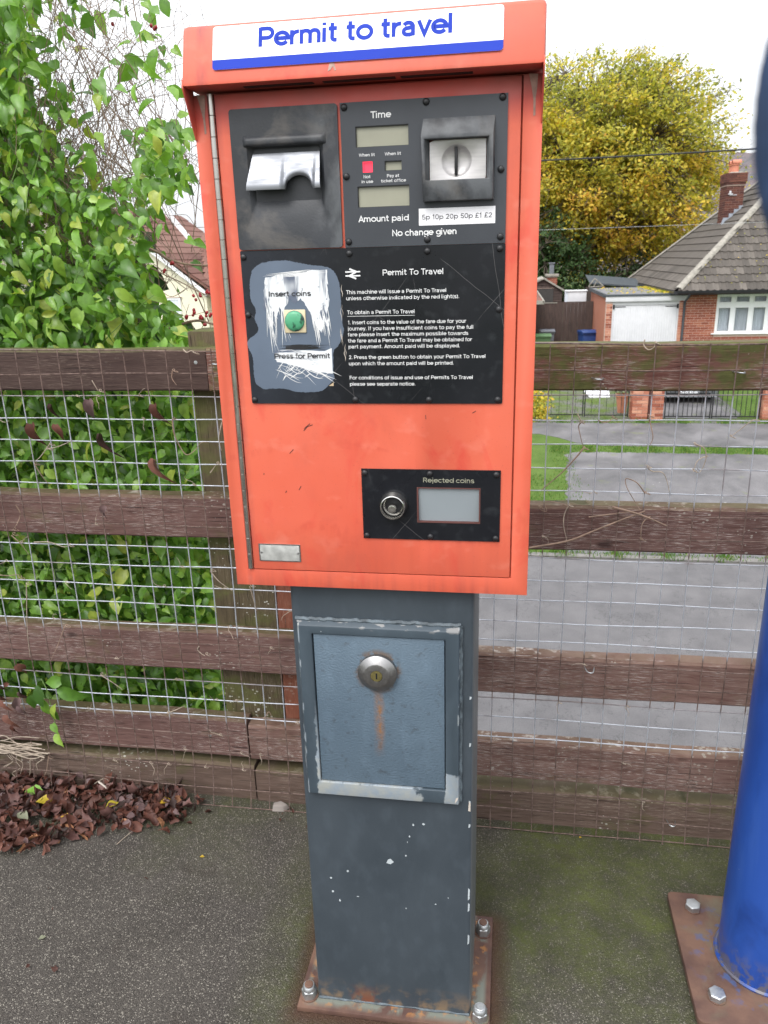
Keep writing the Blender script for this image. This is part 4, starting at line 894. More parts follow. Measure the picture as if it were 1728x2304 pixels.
kb = bpy.data.objects.new('kerb', None); COL.objects.link(kb); kb['kind'] = 'structure'
km_ = MB().box(-.455,.455,-.06,.06,-.02,.022).mesh('kerb_stone'); km_.materials.append(m['kerb'])
for i in range(-14,22): inst('kerb_stone', km_, kb, Matrix.Translation((1+i*.92,8.93,G+random.uniform(-.004,.004))))
# grass growing along kerb, path edges and gate
def blades(name, areas, label, cat):
    v=[];f=[];t=[]
    for (x0,x1,y0,y1,n_,h) in areas:
        for _ in range(n_):
            cx = random.uniform(x0,x1); 
            if random.random() < .6: cx = x0+(x1-x0)*(int((cx-x0)/(x1-x0)*9)/9)+random.gauss(0,.08)
            cy = random.uniform(y0,y1); a = random.uniform(0,3.14); hh = h*random.uniform(.4,1.2); w_ = .006+h*.05; dx,dy = math.cos(a)*w_,math.sin(a)*w_; lx,ly = random.uniform(-.5,.5)*hh,random.uniform(-.5,.5)*hh
            o_ = len(v); v += [(cx-dx,cy-dy,G),(cx+dx,cy+dy,G),(cx+lx,cy+ly,G+hh)]; f.append((o_,o_+1,o_+2)); t.append(random.random()**1.5)
    mb = MB(); mb.v=v; mb.f=f; mb.t=t
    return tag(obj(name, mb, m['grass_blade'], kind='stuff'), label, cat)
blades('grass', [(.3,6.5,8.86,9.10,2600,.06),(-1,1.1,9.0,13,5000,.05),(1.2,7,14.76,15.40,5000,.05),(1.05,1.5,9.1,14.8,900,.05),(.5,9,17.7,18.1,2200,.08),(5.7,10,18.4,21,3500,.05),(.6,3.4,18.3,21,700,.06)], 'short bright grass and weeds growing along the kerb and path edges', 'grass')

# ------------------------------------------------------------------ timber fence with welded wire
FE = thing('timber_fence', 'brown timber post and rail fence covered with square welded wire mesh behind the machine', 'fence')
def rail(x0,x1,y0,y1,z0,z1,mat,lab=None):
    n_ = max(2,int((x1-x0)/.12)); mb = MB(); v=[]; f=[]
    ph = random.random()*9
    for i in range(n_+1):
        x = x0+(x1-x0)*i/n_; e = .0012*math.sin(x*7+ph)+.0009*math.sin(x*17+ph*2)
        b = .004
        for (yy,zz) in ((y0,z0+b),(y0+b,z0),(y1,z0),(y1,z1),(y0+b*1.6,z1),(y0,z1-b*1.6)): v.append((x,yy+e,zz+e*(1 if zz>z0+.01 else .6)))
    for i in range(n_):
        for k in range(6): f.append((i*6+k,i*6+(k+1)%6,(i+1)*6+(k+1)%6,(i+1)*6+k))
    f.append(tuple(range(5,-1,-1))); f.append(tuple(range(n_*6,n_*6+6)))
    mb.add(v,f); return obj('rail', mb, m[mat], FE, label=lab)
rail(-2.6,-.487,.598,.640,1.121,1.2175,'rail_dark','smooth dark brown newer top rail')
rail(-.484,2.6,.594,.640,1.120,1.2190,'rail_mossy','reddish top rail with green algae')
rail(-2.6,-.02,.598,.640,.758,.8660,'rail_red'); rail(-.016,2.6,.597,.640,.754,.8610,'rail_red')
rail(-2.6,-.02,.598,.638,.388,.5010,'rail_red'); rail(-.016,2.6,.598,.638,.372,.4800,'rail_brown')
rail(-2.6,-.473,.598,.638,.128,.2440,'rail_red'); rail(-.469,2.6,.597,.638,.125,.2330,'rail_brown')
rail(-2.6,-.462,.592,.640,-.010,.1060,'rail_damp'); rail(-.457,2.6,.588,.640,-.012,.0980,'rail_damp')
box('post', m['post_mossy'], (-.545,-.382,.6415,.742,-.5,1.252), FE, bevel=.004)
box('post', m['post_red'], (-.3785,-.280,.6415,.74,-.5,1.19), FE, bevel=.004)
box('post', m['post_mossy'], (1.30,1.42,.6415,.74,-.5,1.25), FE, bevel=.004)
box('post', m['post_mossy'], (-2.45,-2.33,.6415,.74,-.5,1.25), FE, bevel=.004)
FY = .5755; wr = .00135
zs = [1.2185-.0530*k for k in range(24)]
for k,z_ in enumerate(zs):
    ph = random.uniform(0,9); a = random.uniform(.0006,.0018)
    zf = lambda x: z_ + a*math.sin(x*4+ph)+.0012*math.sin(x*13+ph*3) + (.004*math.sin(x*5.2+1) if k in (0,22) else 0)
    flare = (0,0,.008,.022)[max(0,k-20)] if k > 20 else 0   # the foot of the mesh kicks out over the asphalt
    if k == 23: z_ = .0035; a = .0012
    pts = [(x, FY-flare+.0022*math.sin(x*3+ph), max(.002,zf(x))) for x in np.arange(-2.5,2.4,.053)]
    obj('wire', MB().tube(pts, wr if k else .0019, 6), m['wire'], FE, smooth=True)
for k in range(-51,34):
    x_ = .1720+.0530*k; ph = random.uniform(0,9); a = random.uniform(.0004,.0013); lean = random.uniform(-.002,.002)
    pts = [(x_+a*math.sin(z*9+ph)+lean*(z-.6), FY-.003-.022*max(0,(.11-z)/.11)+.0022*math.sin(x_*3+ph), z) for z in list(np.linspace(1.2195,.12,24))+[.08,.04,.004-random.uniform(0,.003)]]
    obj('wire', MB().tube(pts, wr, 6), m['wire'], FE, smooth=True)
for x_,z_ in ((-1.02,1.185),(-.455,1.185),(.38,1.148),(.66,1.16),(.40,.46),(.62,.045),(.235,-.005)):
    pts = ctrl([(x_-.012,.597,z_),(x_-.006,.568,z_+.001),(x_+.006,.568,z_),(x_+.012,.597,z_-.001)],4)
    obj('staple', MB().tube(pts,.0014,5), m['zinc'], FE, smooth=True)
for x_,z_ in ((-.512,1.186),(-.49,.52),(-.58,.19)): obj('nail_head', MB().lathe([(.0042,0),(.0042,.0012),(.0012,.0014)],(x_,.598,z_),'-Y',12), m['zinc'], FE)

# ------------------------------------------------------------------ dried tendrils and twigs on the wire
F_ = .5695
TD = dict(hook=[(.4666,1.2285),(.4643,1.2194),(.4709,1.2102),(.4785,1.2086),(.4856,1.2137),(.4865,1.2207)],
 hangA=[(.3486,1.0584),(.3443,1.0485),(.3485,1.0287),(.3563,1.0004)], curlA=[(.3398,1.0764),(.3484,1.0617),(.3548,1.0601),(.3455,1.0567)], curlB=[(.3845,1.0618),(.3957,1.057),(.4079,1.0619),(.4122,1.0668)],
 C=[(.4861,1.0704),(.4902,1.0558),(.4969,1.0298),(.4963,1.0167),(.4923,1.0084)], D=[(.5827,1.0109),(.5998,1.0062),(.6076,.9882),(.6053,.965),(.5974,.9516)], E=[(.6124,.9866),(.5991,.9815),(.5894,.9715),(.585,.9531)],
 Fl=[(.4896,.9617),(.5029,.9518),(.5217,.9504),(.5323,.9354),(.541,.9067)], G=[(.491,.9023),(.4734,.9259),(.4555,.9342),(.4477,.9323),(.4538,.9119),(.4771,.8744),(.4843,.8641)],
 H=[(.3303,.871),(.323,.8496),(.3225,.8246),(.3306,.7906),(.3275,.785)], I=[(.3303,.871),(.3086,.8776),(.279,.8787),(.2846,.8594),(.2748,.8574),(.2679,.8643)], J=[(.506,.8506),(.4954,.8434),(.4884,.8291),(.4893,.7954)], K=[(.7043,1.0632),(.6925,1.0632),(.671,1.044),(.6519,1.0278)],
 a=[(-.571,1.0606),(-.5678,1.0253),(-.5539,.9861),(-.5401,.9772),(-.5202,.99),(-.5076,1.0045),(-.4853,1.0082)], b=[(-.493,.9325),(-.4742,.9546)], c=[(-.4517,1.0542),(-.4606,1.019),(-.46,.9871)],
 d=[(-1.0334,.7633),(-1.0109,.7397),(-.9954,.7118)], e=[(-1.0077,.8434),(-1.0019,.8199),(-1.0106,.7959),(-1.029,.7755)], f=[(-.9769,.7448),(-.9356,.7461),(-.9006,.7351),(-.8839,.7377)], g=[(-.8972,.9861),(-.8646,.9938),(-.8271,1.0089)],
 h=[(-.8913,.9973),(-.9203,.9673),(-.9343,.9559)], i=[(-.9396,.9483),(-.9252,.9182),(-.9126,.8994)], j=[(-.5164,.6845),(-.4979,.6573),(-.4655,.6325)], k=[(-.5579,1.1708),(-.5617,1.1539),(-.5527,1.1386)], l=[(-.7549,1.1513),(-.7439,1.1252)],
 m=[(-1.0914,.6504),(-1.0657,.6514),(-1.0401,.6524),(-1.0375,.6441)], n=[(-.5255,1.219),(-.5174,1.2123),(-.5082,1.2156),(-.5034,1.2106)], o=[(-.9312,.512),(-.9606,.4576),(-.9894,.4082)], p=[(-1.0215,.6283),(-1.0425,.5005),(-1.0464,.4169)],
 q=[(-.5671,.4765),(-.5738,.4647),(-.5641,.4537),(-.5535,.4514)], r=[(-.9385,.0134),(-.9107,.0361),(-.8856,.0417),(-.8568,-.0093)], s=[(-.6792,.2703),(-.6553,.2812),(-.6252,.2986)], t=[(-.4125,.2716),(-.397,.2969),(-.3906,.2733)],
 u=[(-1.0525,.1002),(-1.0628,.0593),(-1.0803,.0307)], v=[(-1.1101,.0886),(-1.1145,.048),(-1.1292,.0195)], w=[(-.8533,.3743),(-.8222,.3521),(-.7959,.3356)], x=[(-.419,.6474),(-.4139,.6152),(-.4091,.58)])
BIG = {'hook':'pale hooked tendril looped over the top wire of the fence right of the machine', 'G':'long pale loop of dead tendril rising above the second right hand rail', 'H':'pale tendril hanging straight down the second right hand rail beside the machine', 'a':'thin dead tendril sagging between wires beside the mossy post left of the machine',
       'hangA':'dead tendril hanging from the fourth wire over the strip of lawn', 'D':'curled brown tendril knotted to the wire above the grey driveway', 'C':'bent tendril hanging down in front of the brick gate pier', 'j':'thin pale twig slanting across the wire just left of the pedestal top'}
for k_,pts in TD.items():
    P = [Vector((x, F_+random.uniform(-.006,.002), z)) for x,z in pts]; mb = MB(); mb.tube(ctrl(P,6), .00145, 5, r2=.0006)
    p = P[0] if len(P)%2 else P[-1]   # a coil where it grips the wire
    mb.tube([(p.x+.0042*math.cos(t)+.0012*t, FY-.004+.0042*math.sin(t), p.z+.0035*math.sin(t*.7)) for t in np.linspace(0,9,22)], .0008, 4)
    o_ = obj('dried_tendril', mb, m['pale_tendril' if random.random()<.7 else 'twig_bark'], smooth=True)
    nth = ['top','second','third','fourth','fifth','sixth','seventh','eighth','ninth','tenth','eleventh','twelfth','thirteenth','fourteenth','fifteenth','sixteenth','seventeenth','eighteenth','nineteenth','twentieth','lowest']
    def tlab(x_,z_,big=False):
        r_ = min(20,max(0,round((1.2185-z_)/.053))); c_ = round(abs(x_-(-.46 if x_<-.2 else .22))/.053)
        return ('longer ' if big else 'short ')+'dried tendril on the '+nth[r_]+' mesh wire, '+str(c_)+' squares '+('left of the mossy post' if x_<-.2 else 'right of the machine')
    if k_ in BIG: tag(o_, BIG[k_], 'tendril', 'dried tendrils on the wire mesh')
    else: tag(o_, tlab(P[0].x,P[0].z,True), 'tendril', 'dried tendrils on the wire mesh')
for i_ in range(46):   # more small curls at wire crossings
    x_ = -1.10+.053*random.randint(0,15)+.03 if random.random()<.8 else .172+.053*random.randint(0,9); z_ = random.choice(zs[2:22])
    pts = [Vector((x_+random.gauss(0,.003),FY-.004,z_))]; d = Vector((random.uniform(-1,1),random.uniform(-.3,.1),random.uniform(-1,.7))).normalized()
    for _ in range(4): pts.append(pts[-1]+d*random.uniform(.004,.011)); d = (d+Vector((random.uniform(-1,1),0,random.uniform(-1,1)))*.6).normalized()
    mb = MB(); mb.tube(ctrl(pts,5), .0009, 4, r2=.0004); mb.tube([(x_+.0035*math.cos(t)+.0008*t, FY-.002+.0035*math.sin(t), z_+.003*math.sin(t*.6)) for t in np.linspace(0,8,14)], .0008, 4)
    tag(obj('dried_tendril', mb, m['pale_tendril'], smooth=True), tlab(x_,z_), 'tendril', 'dried tendrils on the wire mesh')
def twig(name, pts, r, lab, cat='twig', mat='twig_bark', r2=None, y=None, grp=None):
    return tag(obj(name, MB().tube(ctrl([Vector(p) for p in pts],6), r, 6, r2=r2 or r*.5), m[mat], smooth=True), lab, cat, grp)
twig('dead_twig', [(.2492,.566,.7698),(.3324,.566,.7888),(.3841,.567,.812),(.4473,.567,.8421),(.4939,.568,.8626)], .0026, 'long straight dead twig slanting up from the machine along the second right hand rail')
twig('dead_twig', [(.4245,.565,.8714),(.4849,.562,.8554),(.541,.566,.8305)], .0028, 'short stout pale twig crossing the others on the second right hand rail')
twig('dead_twig', [(.3757,.568,.8456),(.4271,.566,.855),(.4841,.564,.8658)], .0016, 'thin twig meeting the long twig on the second right hand rail')
twig('dead_twig', [(.3563,.569,1.0004),(.3428,.568,.9817),(.3123,.567,.9455),(.2714,.566,.9067)], .0022, 'grey dead twig slanting across the strip of lawn seen through the mesh')
twig('dead_twig', [(-.763,.377,.003),(-.745,.42,.006),(-.729,.458,.004)], .0011, 'thin pale straw lying on the asphalt in front of the leaf drift', mat='pale_tendril')
twig('dead_twig', [(-.905,.56,.040),(-.885,.553,.032),(-.868,.548,.020)], .0026, 'short white stick leaning on the fence foot above the leaf drift', mat='chip_cream', r2=.0024)
# bundle of dead stems woven through the mesh at lower left
bt = thing('stem_bundle', 'bundle of pale dead stems woven along the bottom wires at the lower left', 'stems')
for i_ in range(14):
    z0 = random.uniform(.102,.158); pts = [(x, FY-.006+random.uniform(-.008,.004), z0+random.gauss(0,.006)-.01*(x+1.2)) for x in np.linspace(-1.30,random.uniform(-1.09,-1.04),7)]
    obj('stem', MB().tube(ctrl(pts,4), random.uniform(.0012,.0024), 5), m['pale_tendril'], bt, smooth=True)
for i_ in range(7):
    x_ = random.uniform(-1.19,-1.04); pts = [(x_,.567,.12)]+[(x_+random.uniform(-.02,.02),.566,.12-.02*k) for k in range(1,random.randint(3,6))]
    obj('stem', MB().tube(ctrl(pts,4), .0009, 4), m['pale_tendril'], bt, smooth=True)

# ------------------------------------------------------------------ leaves
def leafmesh(name, L=.05, Wd=.5, fold=.25, curl=.2, tint=.5, mat='green_leaf', heart=True, twist=0, lobes=False):
    prof = [(0,0,.0),(.03,.25,0),(.14,.44,0),(.30,.5,0),(.48,.44,0),(.66,.30,0),(.82,.15,0),(1,0,0)] if heart else [(0,0,0),(.12,.18,0),(.3,.38,0),(.5,.5,0),(.7,.40,0),(.86,.2,0),(.95,.07,0),(1,0,0)]
    v=[];f=[]; off = -.10 if heart else 0
    for i,(t,w_,_) in enumerate(prof):
        x = t*L; zc = -curl*L*t*t; wv = w_*Wd*2*L*(1+(.25*math.sin(i*2.6) if lobes else 0))
        a = twist*t
        for s_ in (-1,0,1):
            yy = s_*wv; zz = abs(s_)*fold*wv + (.03*L*math.sin(i*1.9+s_) if s_ else 0); xx = x+(off*L if (s_ and i==1) else 0)
            v.append((xx, yy*math.cos(a)-zz*math.sin(a), zc+yy*math.sin(a)+zz*math.cos(a)))
    for i in range(len(prof)-1):
        a = i*3; f += [(a,a+1,a+4,a+3),(a+1,a+2,a+5,a+4)]
    mb = MB(); mb.v=v; mb.f=f; mb.t=[tint]*len(f); me = mb.mesh(name); me.materials.append(m[mat]); me.polygons.foreach_set('use_smooth',[True]*len(f)); return me
def orient(n_, up_spin):
    n_ = Vector(n_).normalized(); t = Vector((math.cos(up_spin),0,math.sin(up_spin))); t = (t-n_*t.dot(n_)).normalized(); b = n_.cross(t)
    return Matrix((t,b,n_)).transposed()
def place(me, p, n_, spin, s): 
    M3 = orient(n_,spin).to_4x4(); M3.translation = p; return M3 @ Matrix.Scale(s,4)
def cloud(meshes, items, mat, parent, name, kind='stuff', **k):
    # join many leaf placements into one mesh
    vs=[];fs=[];ts=[];base=0; cache = {}
    for mi,M4,tn in items:
        me = meshes[mi]
        if mi not in cache: cache[mi] = (np.array([v.co[:] for v in me.vertices]), np.array([p.vertices[:] for p in me.polygons]))
        v,f = cache[mi]; A = np.array(M4)
        vs.append(v@A[:3,:3].T+A[:3,3]); fs.append(f+base); ts.append(np.full(len(f),tn,dtype=np.float32)); base += len(v)
    V = np.concatenate(vs); Fq = np.concatenate(fs); T = np.concatenate(ts)
    me = bpy.data.meshes.new(name); me.vertices.add(len(V)); me.vertices.foreach_set('co', V.ravel().astype(np.float32))
    nF = len(Fq); kk = Fq.shape[1]; me.loops.add(nF*kk); me.loops.foreach_set('vertex_index', Fq.ravel().astype(np.int32))
    me.polygons.add(nF); me.polygons.foreach_set('loop_start', (np.arange(nF)*kk).astype(np.int32)); me.update(calc_edges=True)
    at = me.attributes.new('tint','FLOAT','FACE'); at.data.foreach_set('value', T); me.polygons.foreach_set('use_smooth',[True]*nF)
    return link(name, me, mat, parent, kind=kind, **k)
GLV = [leafmesh('leaf', .056, random.uniform(.24,.42), random.uniform(.15,.9), random.uniform(-.2,.8), (i_+.5)/10, 'green_leaf', i_%3!=0, random.uniform(-.9,.9)) for i_ in range(10)]
GLV += [leafmesh('leaf', .05, .42, .3, .3, t_, 'green_leaf', True) for t_ in (.97,.3,.6)]
CP = thing('climbing_plant', 'bright green leafy climber crowding against the back of the wire fence on the left', 'climbing plant')
def dens(x, z):
    # how thickly the climber grows, measured at the fence side of the hedge
    if x > -.50: return 0
    px = (x+1.277)/(.6097/450)            # across
    if px > 440: return 1. if z < 1.02 and px < 505 else (.8 if z < .5 and px < 560 else 0)
    if z < 1.10: return 1.
    zt = np.interp(px, [-400,0,60,110,150,220,300,322,334,372,400,440], [2.3,2.12,2.02,1.80,1.66,1.60,1.52,1.47,1.32,1.265,1.22,1.20])
    if z < zt: return 1.
    c = 0
    if ((px-385)/58)**2+((z-1.685)/.095)**2 < 1: c = .85
    if ((px-310)/75)**2+((z-1.58)/.06)**2 < 1: c = max(c,.45)
    if ((px-75)/75)**2+((z-2.1)/.22)**2 < 1: c = max(c,.75)
    if px < 260 and z < 2.3: c = max(c,.10)
    if 370<px<420 and z>1.9: c = max(c,.10)
    if px > 322 and z < 1.56: return max(c,.012)
    if z < zt+.10: c = max(c,.35)
    return max(c, .035)
items=[]; near=[]
def tintv(): return min(.98,max(0,random.gauss(.56,.24)))
N_=0
for _ in range(260000):
    if N_ > 25000: break
    x = random.uniform(-1.75,-.50); z = random.uniform(-.15,2.32); y = .72+abs(random.gauss(0,.22)) if random.random()<.75 else random.uniform(.9,1.7)
    # measure at the 1.1 m plane as the hedge leans away
    k_ = (1.1+1.098)/(y+1.098); xe = .196+(x-.196)*k_; ze = 1.4+(z-1.4)*k_
    if random.random() > dens(xe,ze): continue
    if y < .76 and (-.56 < x < -.36): continue
    if z < .02: y = max(y,.80)
    s_ = random.choice((random.uniform(.32,.6),random.uniform(.4,.75),random.uniform(.55,1.0)))*(1.2 if z>1.75 else 1); lay = min(1,(y-.7)/.5)
    nv = (random.gauss(-.05,.45), -1+random.gauss(0,.35), .75+random.gauss(0,.45)); spin = random.gauss(-1.35,.8)
    if random.random() < .12: spin = random.uniform(-3,3)
    mi = random.randrange(10) if random.random()>.05 else random.randrange(10,13)
    it = (mi, place(None, Vector((x,y,z)), nv, spin, s_), tintv() if mi<10 else (.97,.3,.6)[mi-10])
    # leaves that stand at the front and clear of the rails are parts of their own
    if y < .80 and len(near) < 290 and dens(xe,ze) > .3 and random.random() < .6: near.append(it)
    else: items.append(it)
    N_ += 1
for mi,M4,t_ in near: inst('leaf', GLV[mi], CP, M4)
cloud(GLV, items, m['green_leaf'], CP, 'foliage')
# dense inner growth behind so no light shows through low down
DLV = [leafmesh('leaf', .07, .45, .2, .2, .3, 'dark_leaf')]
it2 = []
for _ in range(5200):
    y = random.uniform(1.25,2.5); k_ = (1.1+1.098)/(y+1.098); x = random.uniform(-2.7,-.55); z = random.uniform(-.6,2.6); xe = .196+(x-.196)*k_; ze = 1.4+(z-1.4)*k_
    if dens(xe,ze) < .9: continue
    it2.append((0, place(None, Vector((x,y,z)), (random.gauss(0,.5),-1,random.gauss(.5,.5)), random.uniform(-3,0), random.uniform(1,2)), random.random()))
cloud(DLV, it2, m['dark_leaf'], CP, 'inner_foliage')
# bare stems: the tangle at upper left
mb = MB()
def stem(p, d, L, r, n_=7, wob=.18, g=0.):
    pts=[Vector(p)]; d = Vector(d).normalized()
    for _ in range(n_):
        pts.append(pts[-1]+d*L/n_); d = (d+Vector((random.gauss(0,wob),random.gauss(0,wob*.4),random.gauss(0,wob)+g))).normalized()
    return ctrl(pts,3)
for _ in range(400):
    x = random.uniform(-1.75,-.72); z = random.uniform(1.05,1.7); y = random.uniform(.85,1.5)
    P_ = stem((x,y,z), (random.gauss(-.25 if x>-1.1 else .15,.5),random.gauss(0,.12),1), random.uniform(.35,1.0), 1, 8, .2, -.02)
    P_ = [p for p in P_ if p.x < (-.74 if p.z > 1.62 else -.90 if random.random()<.97 else -.72) and p.z<2.5]
    if len(P_)>3:
        mb.tube(P_, random.uniform(.0008,.0022), 4, r2=.0006)
        for _k in range(4):
            j_ = random.randrange(len(P_)-1); mb.tube([p for p in stem(P_[j_], (random.gauss(0,1),random.gauss(0,.3),random.gauss(.2,.8)), random.uniform(.06,.25), 1, 5, .3) if p.x < -.69], .0010, 3, r2=.0005)
obj('bare_stems', mb, m['twig_bark'], CP, kind='stuff')
mb = MB()
for _ in range(60):
    mb.tube([p for p in stem((random.uniform(-1.7,-.60),random.uniform(.72,.9),random.uniform(0,1.9)), (random.gauss(.3,.6),0,random.gauss(.2,.7)), random.uniform(.2,.6), 1, 7, .22) if p.x < -.58], random.uniform(.0010,.0020), 4, r2=.0006)
obj('green_stems', mb, m['green_stem'], CP, kind='stuff')
mb = MB()   # small seed heads
for _ in range(26):
    cx,cz = random.choice([(-.525,.70)]*3+[(-1.05,1.42),(-.98,1.35),(-.70,1.45),(-1.1,1.30),(-.75,1.30),(-.93,1.5)]); cx += random.gauss(0,.014); cz += random.gauss(0,.014)
    for k in range(7):
        a = random.uniform(0,6.28); b_ = random.uniform(-1,1); mb.tube([(cx,.735,cz),(cx+.007*math.cos(a),.735-.004*abs(b_),cz+.007*math.sin(a))], .0005, 3)
obj('seed_heads', mb, m['chip_cream'], CP, kind='stuff')
# long whips standing clear against the sky
for pts,r_ in (([(-.755,1.0,2.12),(-.735,1.0,1.90),(-.700,1.0,1.72),(-.66,1.0,1.60)],.0016),([(-1.35,.95,1.98),(-1.16,.95,1.80),(-1.0,.96,1.60),(-.93,.96,1.42)],.0026),([(-1.35,.95,1.72),(-1.22,.95,1.70),(-1.05,.95,1.69),(-.93,.95,1.71)],.0026),
   ([(-.94,1.0,2.2),(-.86,1.0,2.0),(-.76,1.0,1.86),(-.715,1.0,1.70)],.0018),([(-1.3,1.0,2.2),(-1.28,1.0,1.9),(-1.20,1.0,1.65)],.003),([(-.70,.96,1.56),(-.655,.95,1.50),(-.628,.95,1.42),(-.612,.95,1.36)],.0012),([(-.72,.96,1.48),(-.68,.95,1.40),(-.645,.95,1.32)],.0011)):
    obj('stem', MB().tube(ctrl([Vector(p) for p in pts],8), r_, 6, r2=r_*.5), m['twig_bark'], CP, smooth=True)
# wild rose with hips, reaching across behind the rail
RB = thing('rose_branches', 'bare arching rose branches with clusters of dark red hips just left of the machine', 'rose bush')
for pts,r_ in (([(-.83,.95,1.475),(-.7562,.95,1.4418),(-.7284,.95,1.4289),(-.7076,.95,1.4141),(-.6793,.95,1.4053),(-.6485,.95,1.3984),(-.56,.95,1.392)],.0038),([(-.78,.90,1.215),(-.6813,.9,1.2429),(-.6578,.9,1.2509),(-.6302,.9,1.2567),(-.6037,.9,1.2543),(-.54,.9,1.235)],.0042),
   ([(-.75,.9,1.40),(-.70,.9,1.375),(-.65,.9,1.352),(-.62,.9,1.335),(-.56,.9,1.31)],.0018),([(-.6,.9,1.254),(-.598,.9,1.30),(-.604,.9,1.325)],.0009),([(-.655,.9,1.252),(-.65,.9,1.278),(-.64,.9,1.30)],.0009),([(-.60,.9,1.255),(-.62,.9,1.225),(-.632,.9,1.20)],.0009),([(-.64,.9,1.255),(-.634,.9,1.23),(-.638,.9,1.205)],.0009),([(-.74,.9,1.36),(-.69,.9,1.32),(-.64,.9,1.34),(-.58,.9,1.355)],.001),([(-.72,.9,1.30),(-.66,.9,1.27),(-.57,.9,1.285)],.0009)):
    obj('branch', MB().tube(ctrl([Vector(p) for p in pts],6), r_, 7, r2=r_*.7), m['twig_bark'], RB, smooth=True)
bm_ = MB().lathe([(.0006,-.0050),(.0034,-.0035),(.0044,0),(.0036,.0036),(.0012,.0052)],(0,0,0),'+Z',9).mesh('hip'); bm_.materials.append(m['berry']); bm_.polygons.foreach_set('use_smooth',[True]*len(bm_.polygons))
for x_,z_ in [(-.6716,1.4017),(-.667,1.4036),(-.6936,1.3825),(-.6899,1.3864),(-.5811,1.3322),(-.5772,1.3282),(-.5837,1.3283),(-.6016,1.3247),(-.6009,1.3206),(-.6224,1.2847),(-.6219,1.2786),(-.6259,1.2725),(-.6054,1.2681),(-.6025,1.264),(-.608,1.2641),(-.5762,1.2738),(-.5799,1.2698),(-.5878,1.278),(-.5898,1.2699),(-.5976,1.2475),(-.5943,1.2475),(-.6608,1.2299),(-.6581,1.234),(-.6441,1.2687),(-.6455,1.2657),(-.614,1.3108),(-.6195,1.321)]:
    inst('hip', bm_, RB, Matrix.Translation((x_,.885,z_)) @ Matrix.Rotation(random.uniform(-.7,.7),4,'Y') @ Matrix.Scale(random.uniform(.8,1.1),4))
for x_,z_ in [(-1.013,2.0406),(-1.0078,2.0331),(-.707,1.9672),(-.6994,1.9597),(-.6947,1.9629),(-.8018,1.7165),(-.7969,1.72),(-.8087,1.9774)]: inst('hip', bm_, RB, Matrix.Translation((x_,1.0,z_)))

# withered leaves caught in the mesh
WL = [leafmesh('withered_leaf', .05, .3, .9, 1.0, t_, 'dead_leaf', True, tw) for t_,tw in ((.5,1.2),(.7,-1.4),(.88,.8),(.3,1.8))]
WLAB = ['brown withered leaf hanging on the third wire at the left','small withered leaf on the fourth wire at the far left','curled brown leaf under the dark top rail above the wire','grey brown crumpled leaf on the fourth wire in the middle of the left mesh','pale green and brown drooping leaf left of the mossy post','long brown withered leaf hanging above the second left rail','red brown leaf lying on the second left hand rail','little dark leaf tucked under the dark top rail']
for i_,(x_,z_) in enumerate([(-.9266,1.0472),(-.8645,1.0457),(-.7723,1.105),(-.7508,1.0229),(-.6095,1.0946),(-.6238,.9617),(-.7691,.8446),(-.8677,1.0943)]):
    o_ = bpy.data.objects.new('withered_leaf', WL[i_%4]); COL.objects.link(o_); o_.matrix_world = place(None, Vector((x_,.568,z_)), (random.gauss(0,.5),-1,.3), -1.5+random.gauss(0,.3), (1.1,.7,.9,1.1,.95,1.2,.7,.7)[i_])
    tag(o_, WLAB[i_], 'leaf', 'withered leaves on the mesh')
VS = thing('vine_sprig', 'fresh green leafy sprig hanging through the mesh over the lower left rails', 'vine')
P_ = ctrl([Vector((-1.02,.556,.36)),Vector((-1.006,.553,.327)),Vector((-1.003,.552,.278)),Vector((-.999,.552,.2156)),Vector((-1.002,.553,.164))],5)
obj('stem', MB().tube(P_, .0012, 5), m['green_stem'], VS)
for i_,(x_,z_,s_) in enumerate([(-1.03,.345,1.15),(-.975,.335,1.25),(-1.02,.30,.8),(-.985,.29,.85),(-1.0,.265,.6),(-1.006,.225,.55),(-.995,.195,.7),(-1.055,.31,.7),(-.96,.36,.8)]): inst('leaf', GLV[(i_*3)%10], VS, place(None, Vector((x_,.550,z_)), (random.gauss(0,.4),-1,.5), -1.5+random.gauss(0,.4), s_))
for i_ in range(10): # darker withered tangle beside it at frame edge
    inst('leaf', WL[i_%4], VS, place(None, Vector((random.uniform(-1.18,-1.07),.56,random.uniform(.20,.40))), (random.gauss(0,.6),-1,.4), random.uniform(-2.4,-.6), random.uniform(.4,.9)))

# ------------------------------------------------------------------ fallen leaves
FL = [leafmesh('fallen_leaf', (.036,.030,.040,.028)[i_%4], random.uniform(.22,.45), random.uniform(.3,1.3), random.uniform(-.9,.9), t_, 'dead_leaf', i_%2==0, random.uniform(-2.2,2.2), i_%3==0) for i_,t_ in enumerate([.2,.35,.45,.55,.6,.7,.8,.88,.92,.5,.97,.4])]
POLY = [(-1.40,.64),(-1.40,.30),(-1.247,.30),(-1.05,.319),(-.982,.328),(-.927,.359),(-.87,.39),(-.841,.403),(-.794,.429),(-.717,.454),(-.635,.464),(-.615,.53),(-.701,.591),(-.94,.590),(-1.247,.595)]
def inside(x,y,P):
    c=False; j=len(P)-1
    for i in range(len(P)):
        if (P[i][1]>y)!=(P[j][1]>y) and x<(P[j][0]-P[i][0])*(y-P[i][1])/(P[j][1]-P[i][1])+P[i][0]: c=not c
        j=i
    return c
cnt=0; under=[]; tops=[]
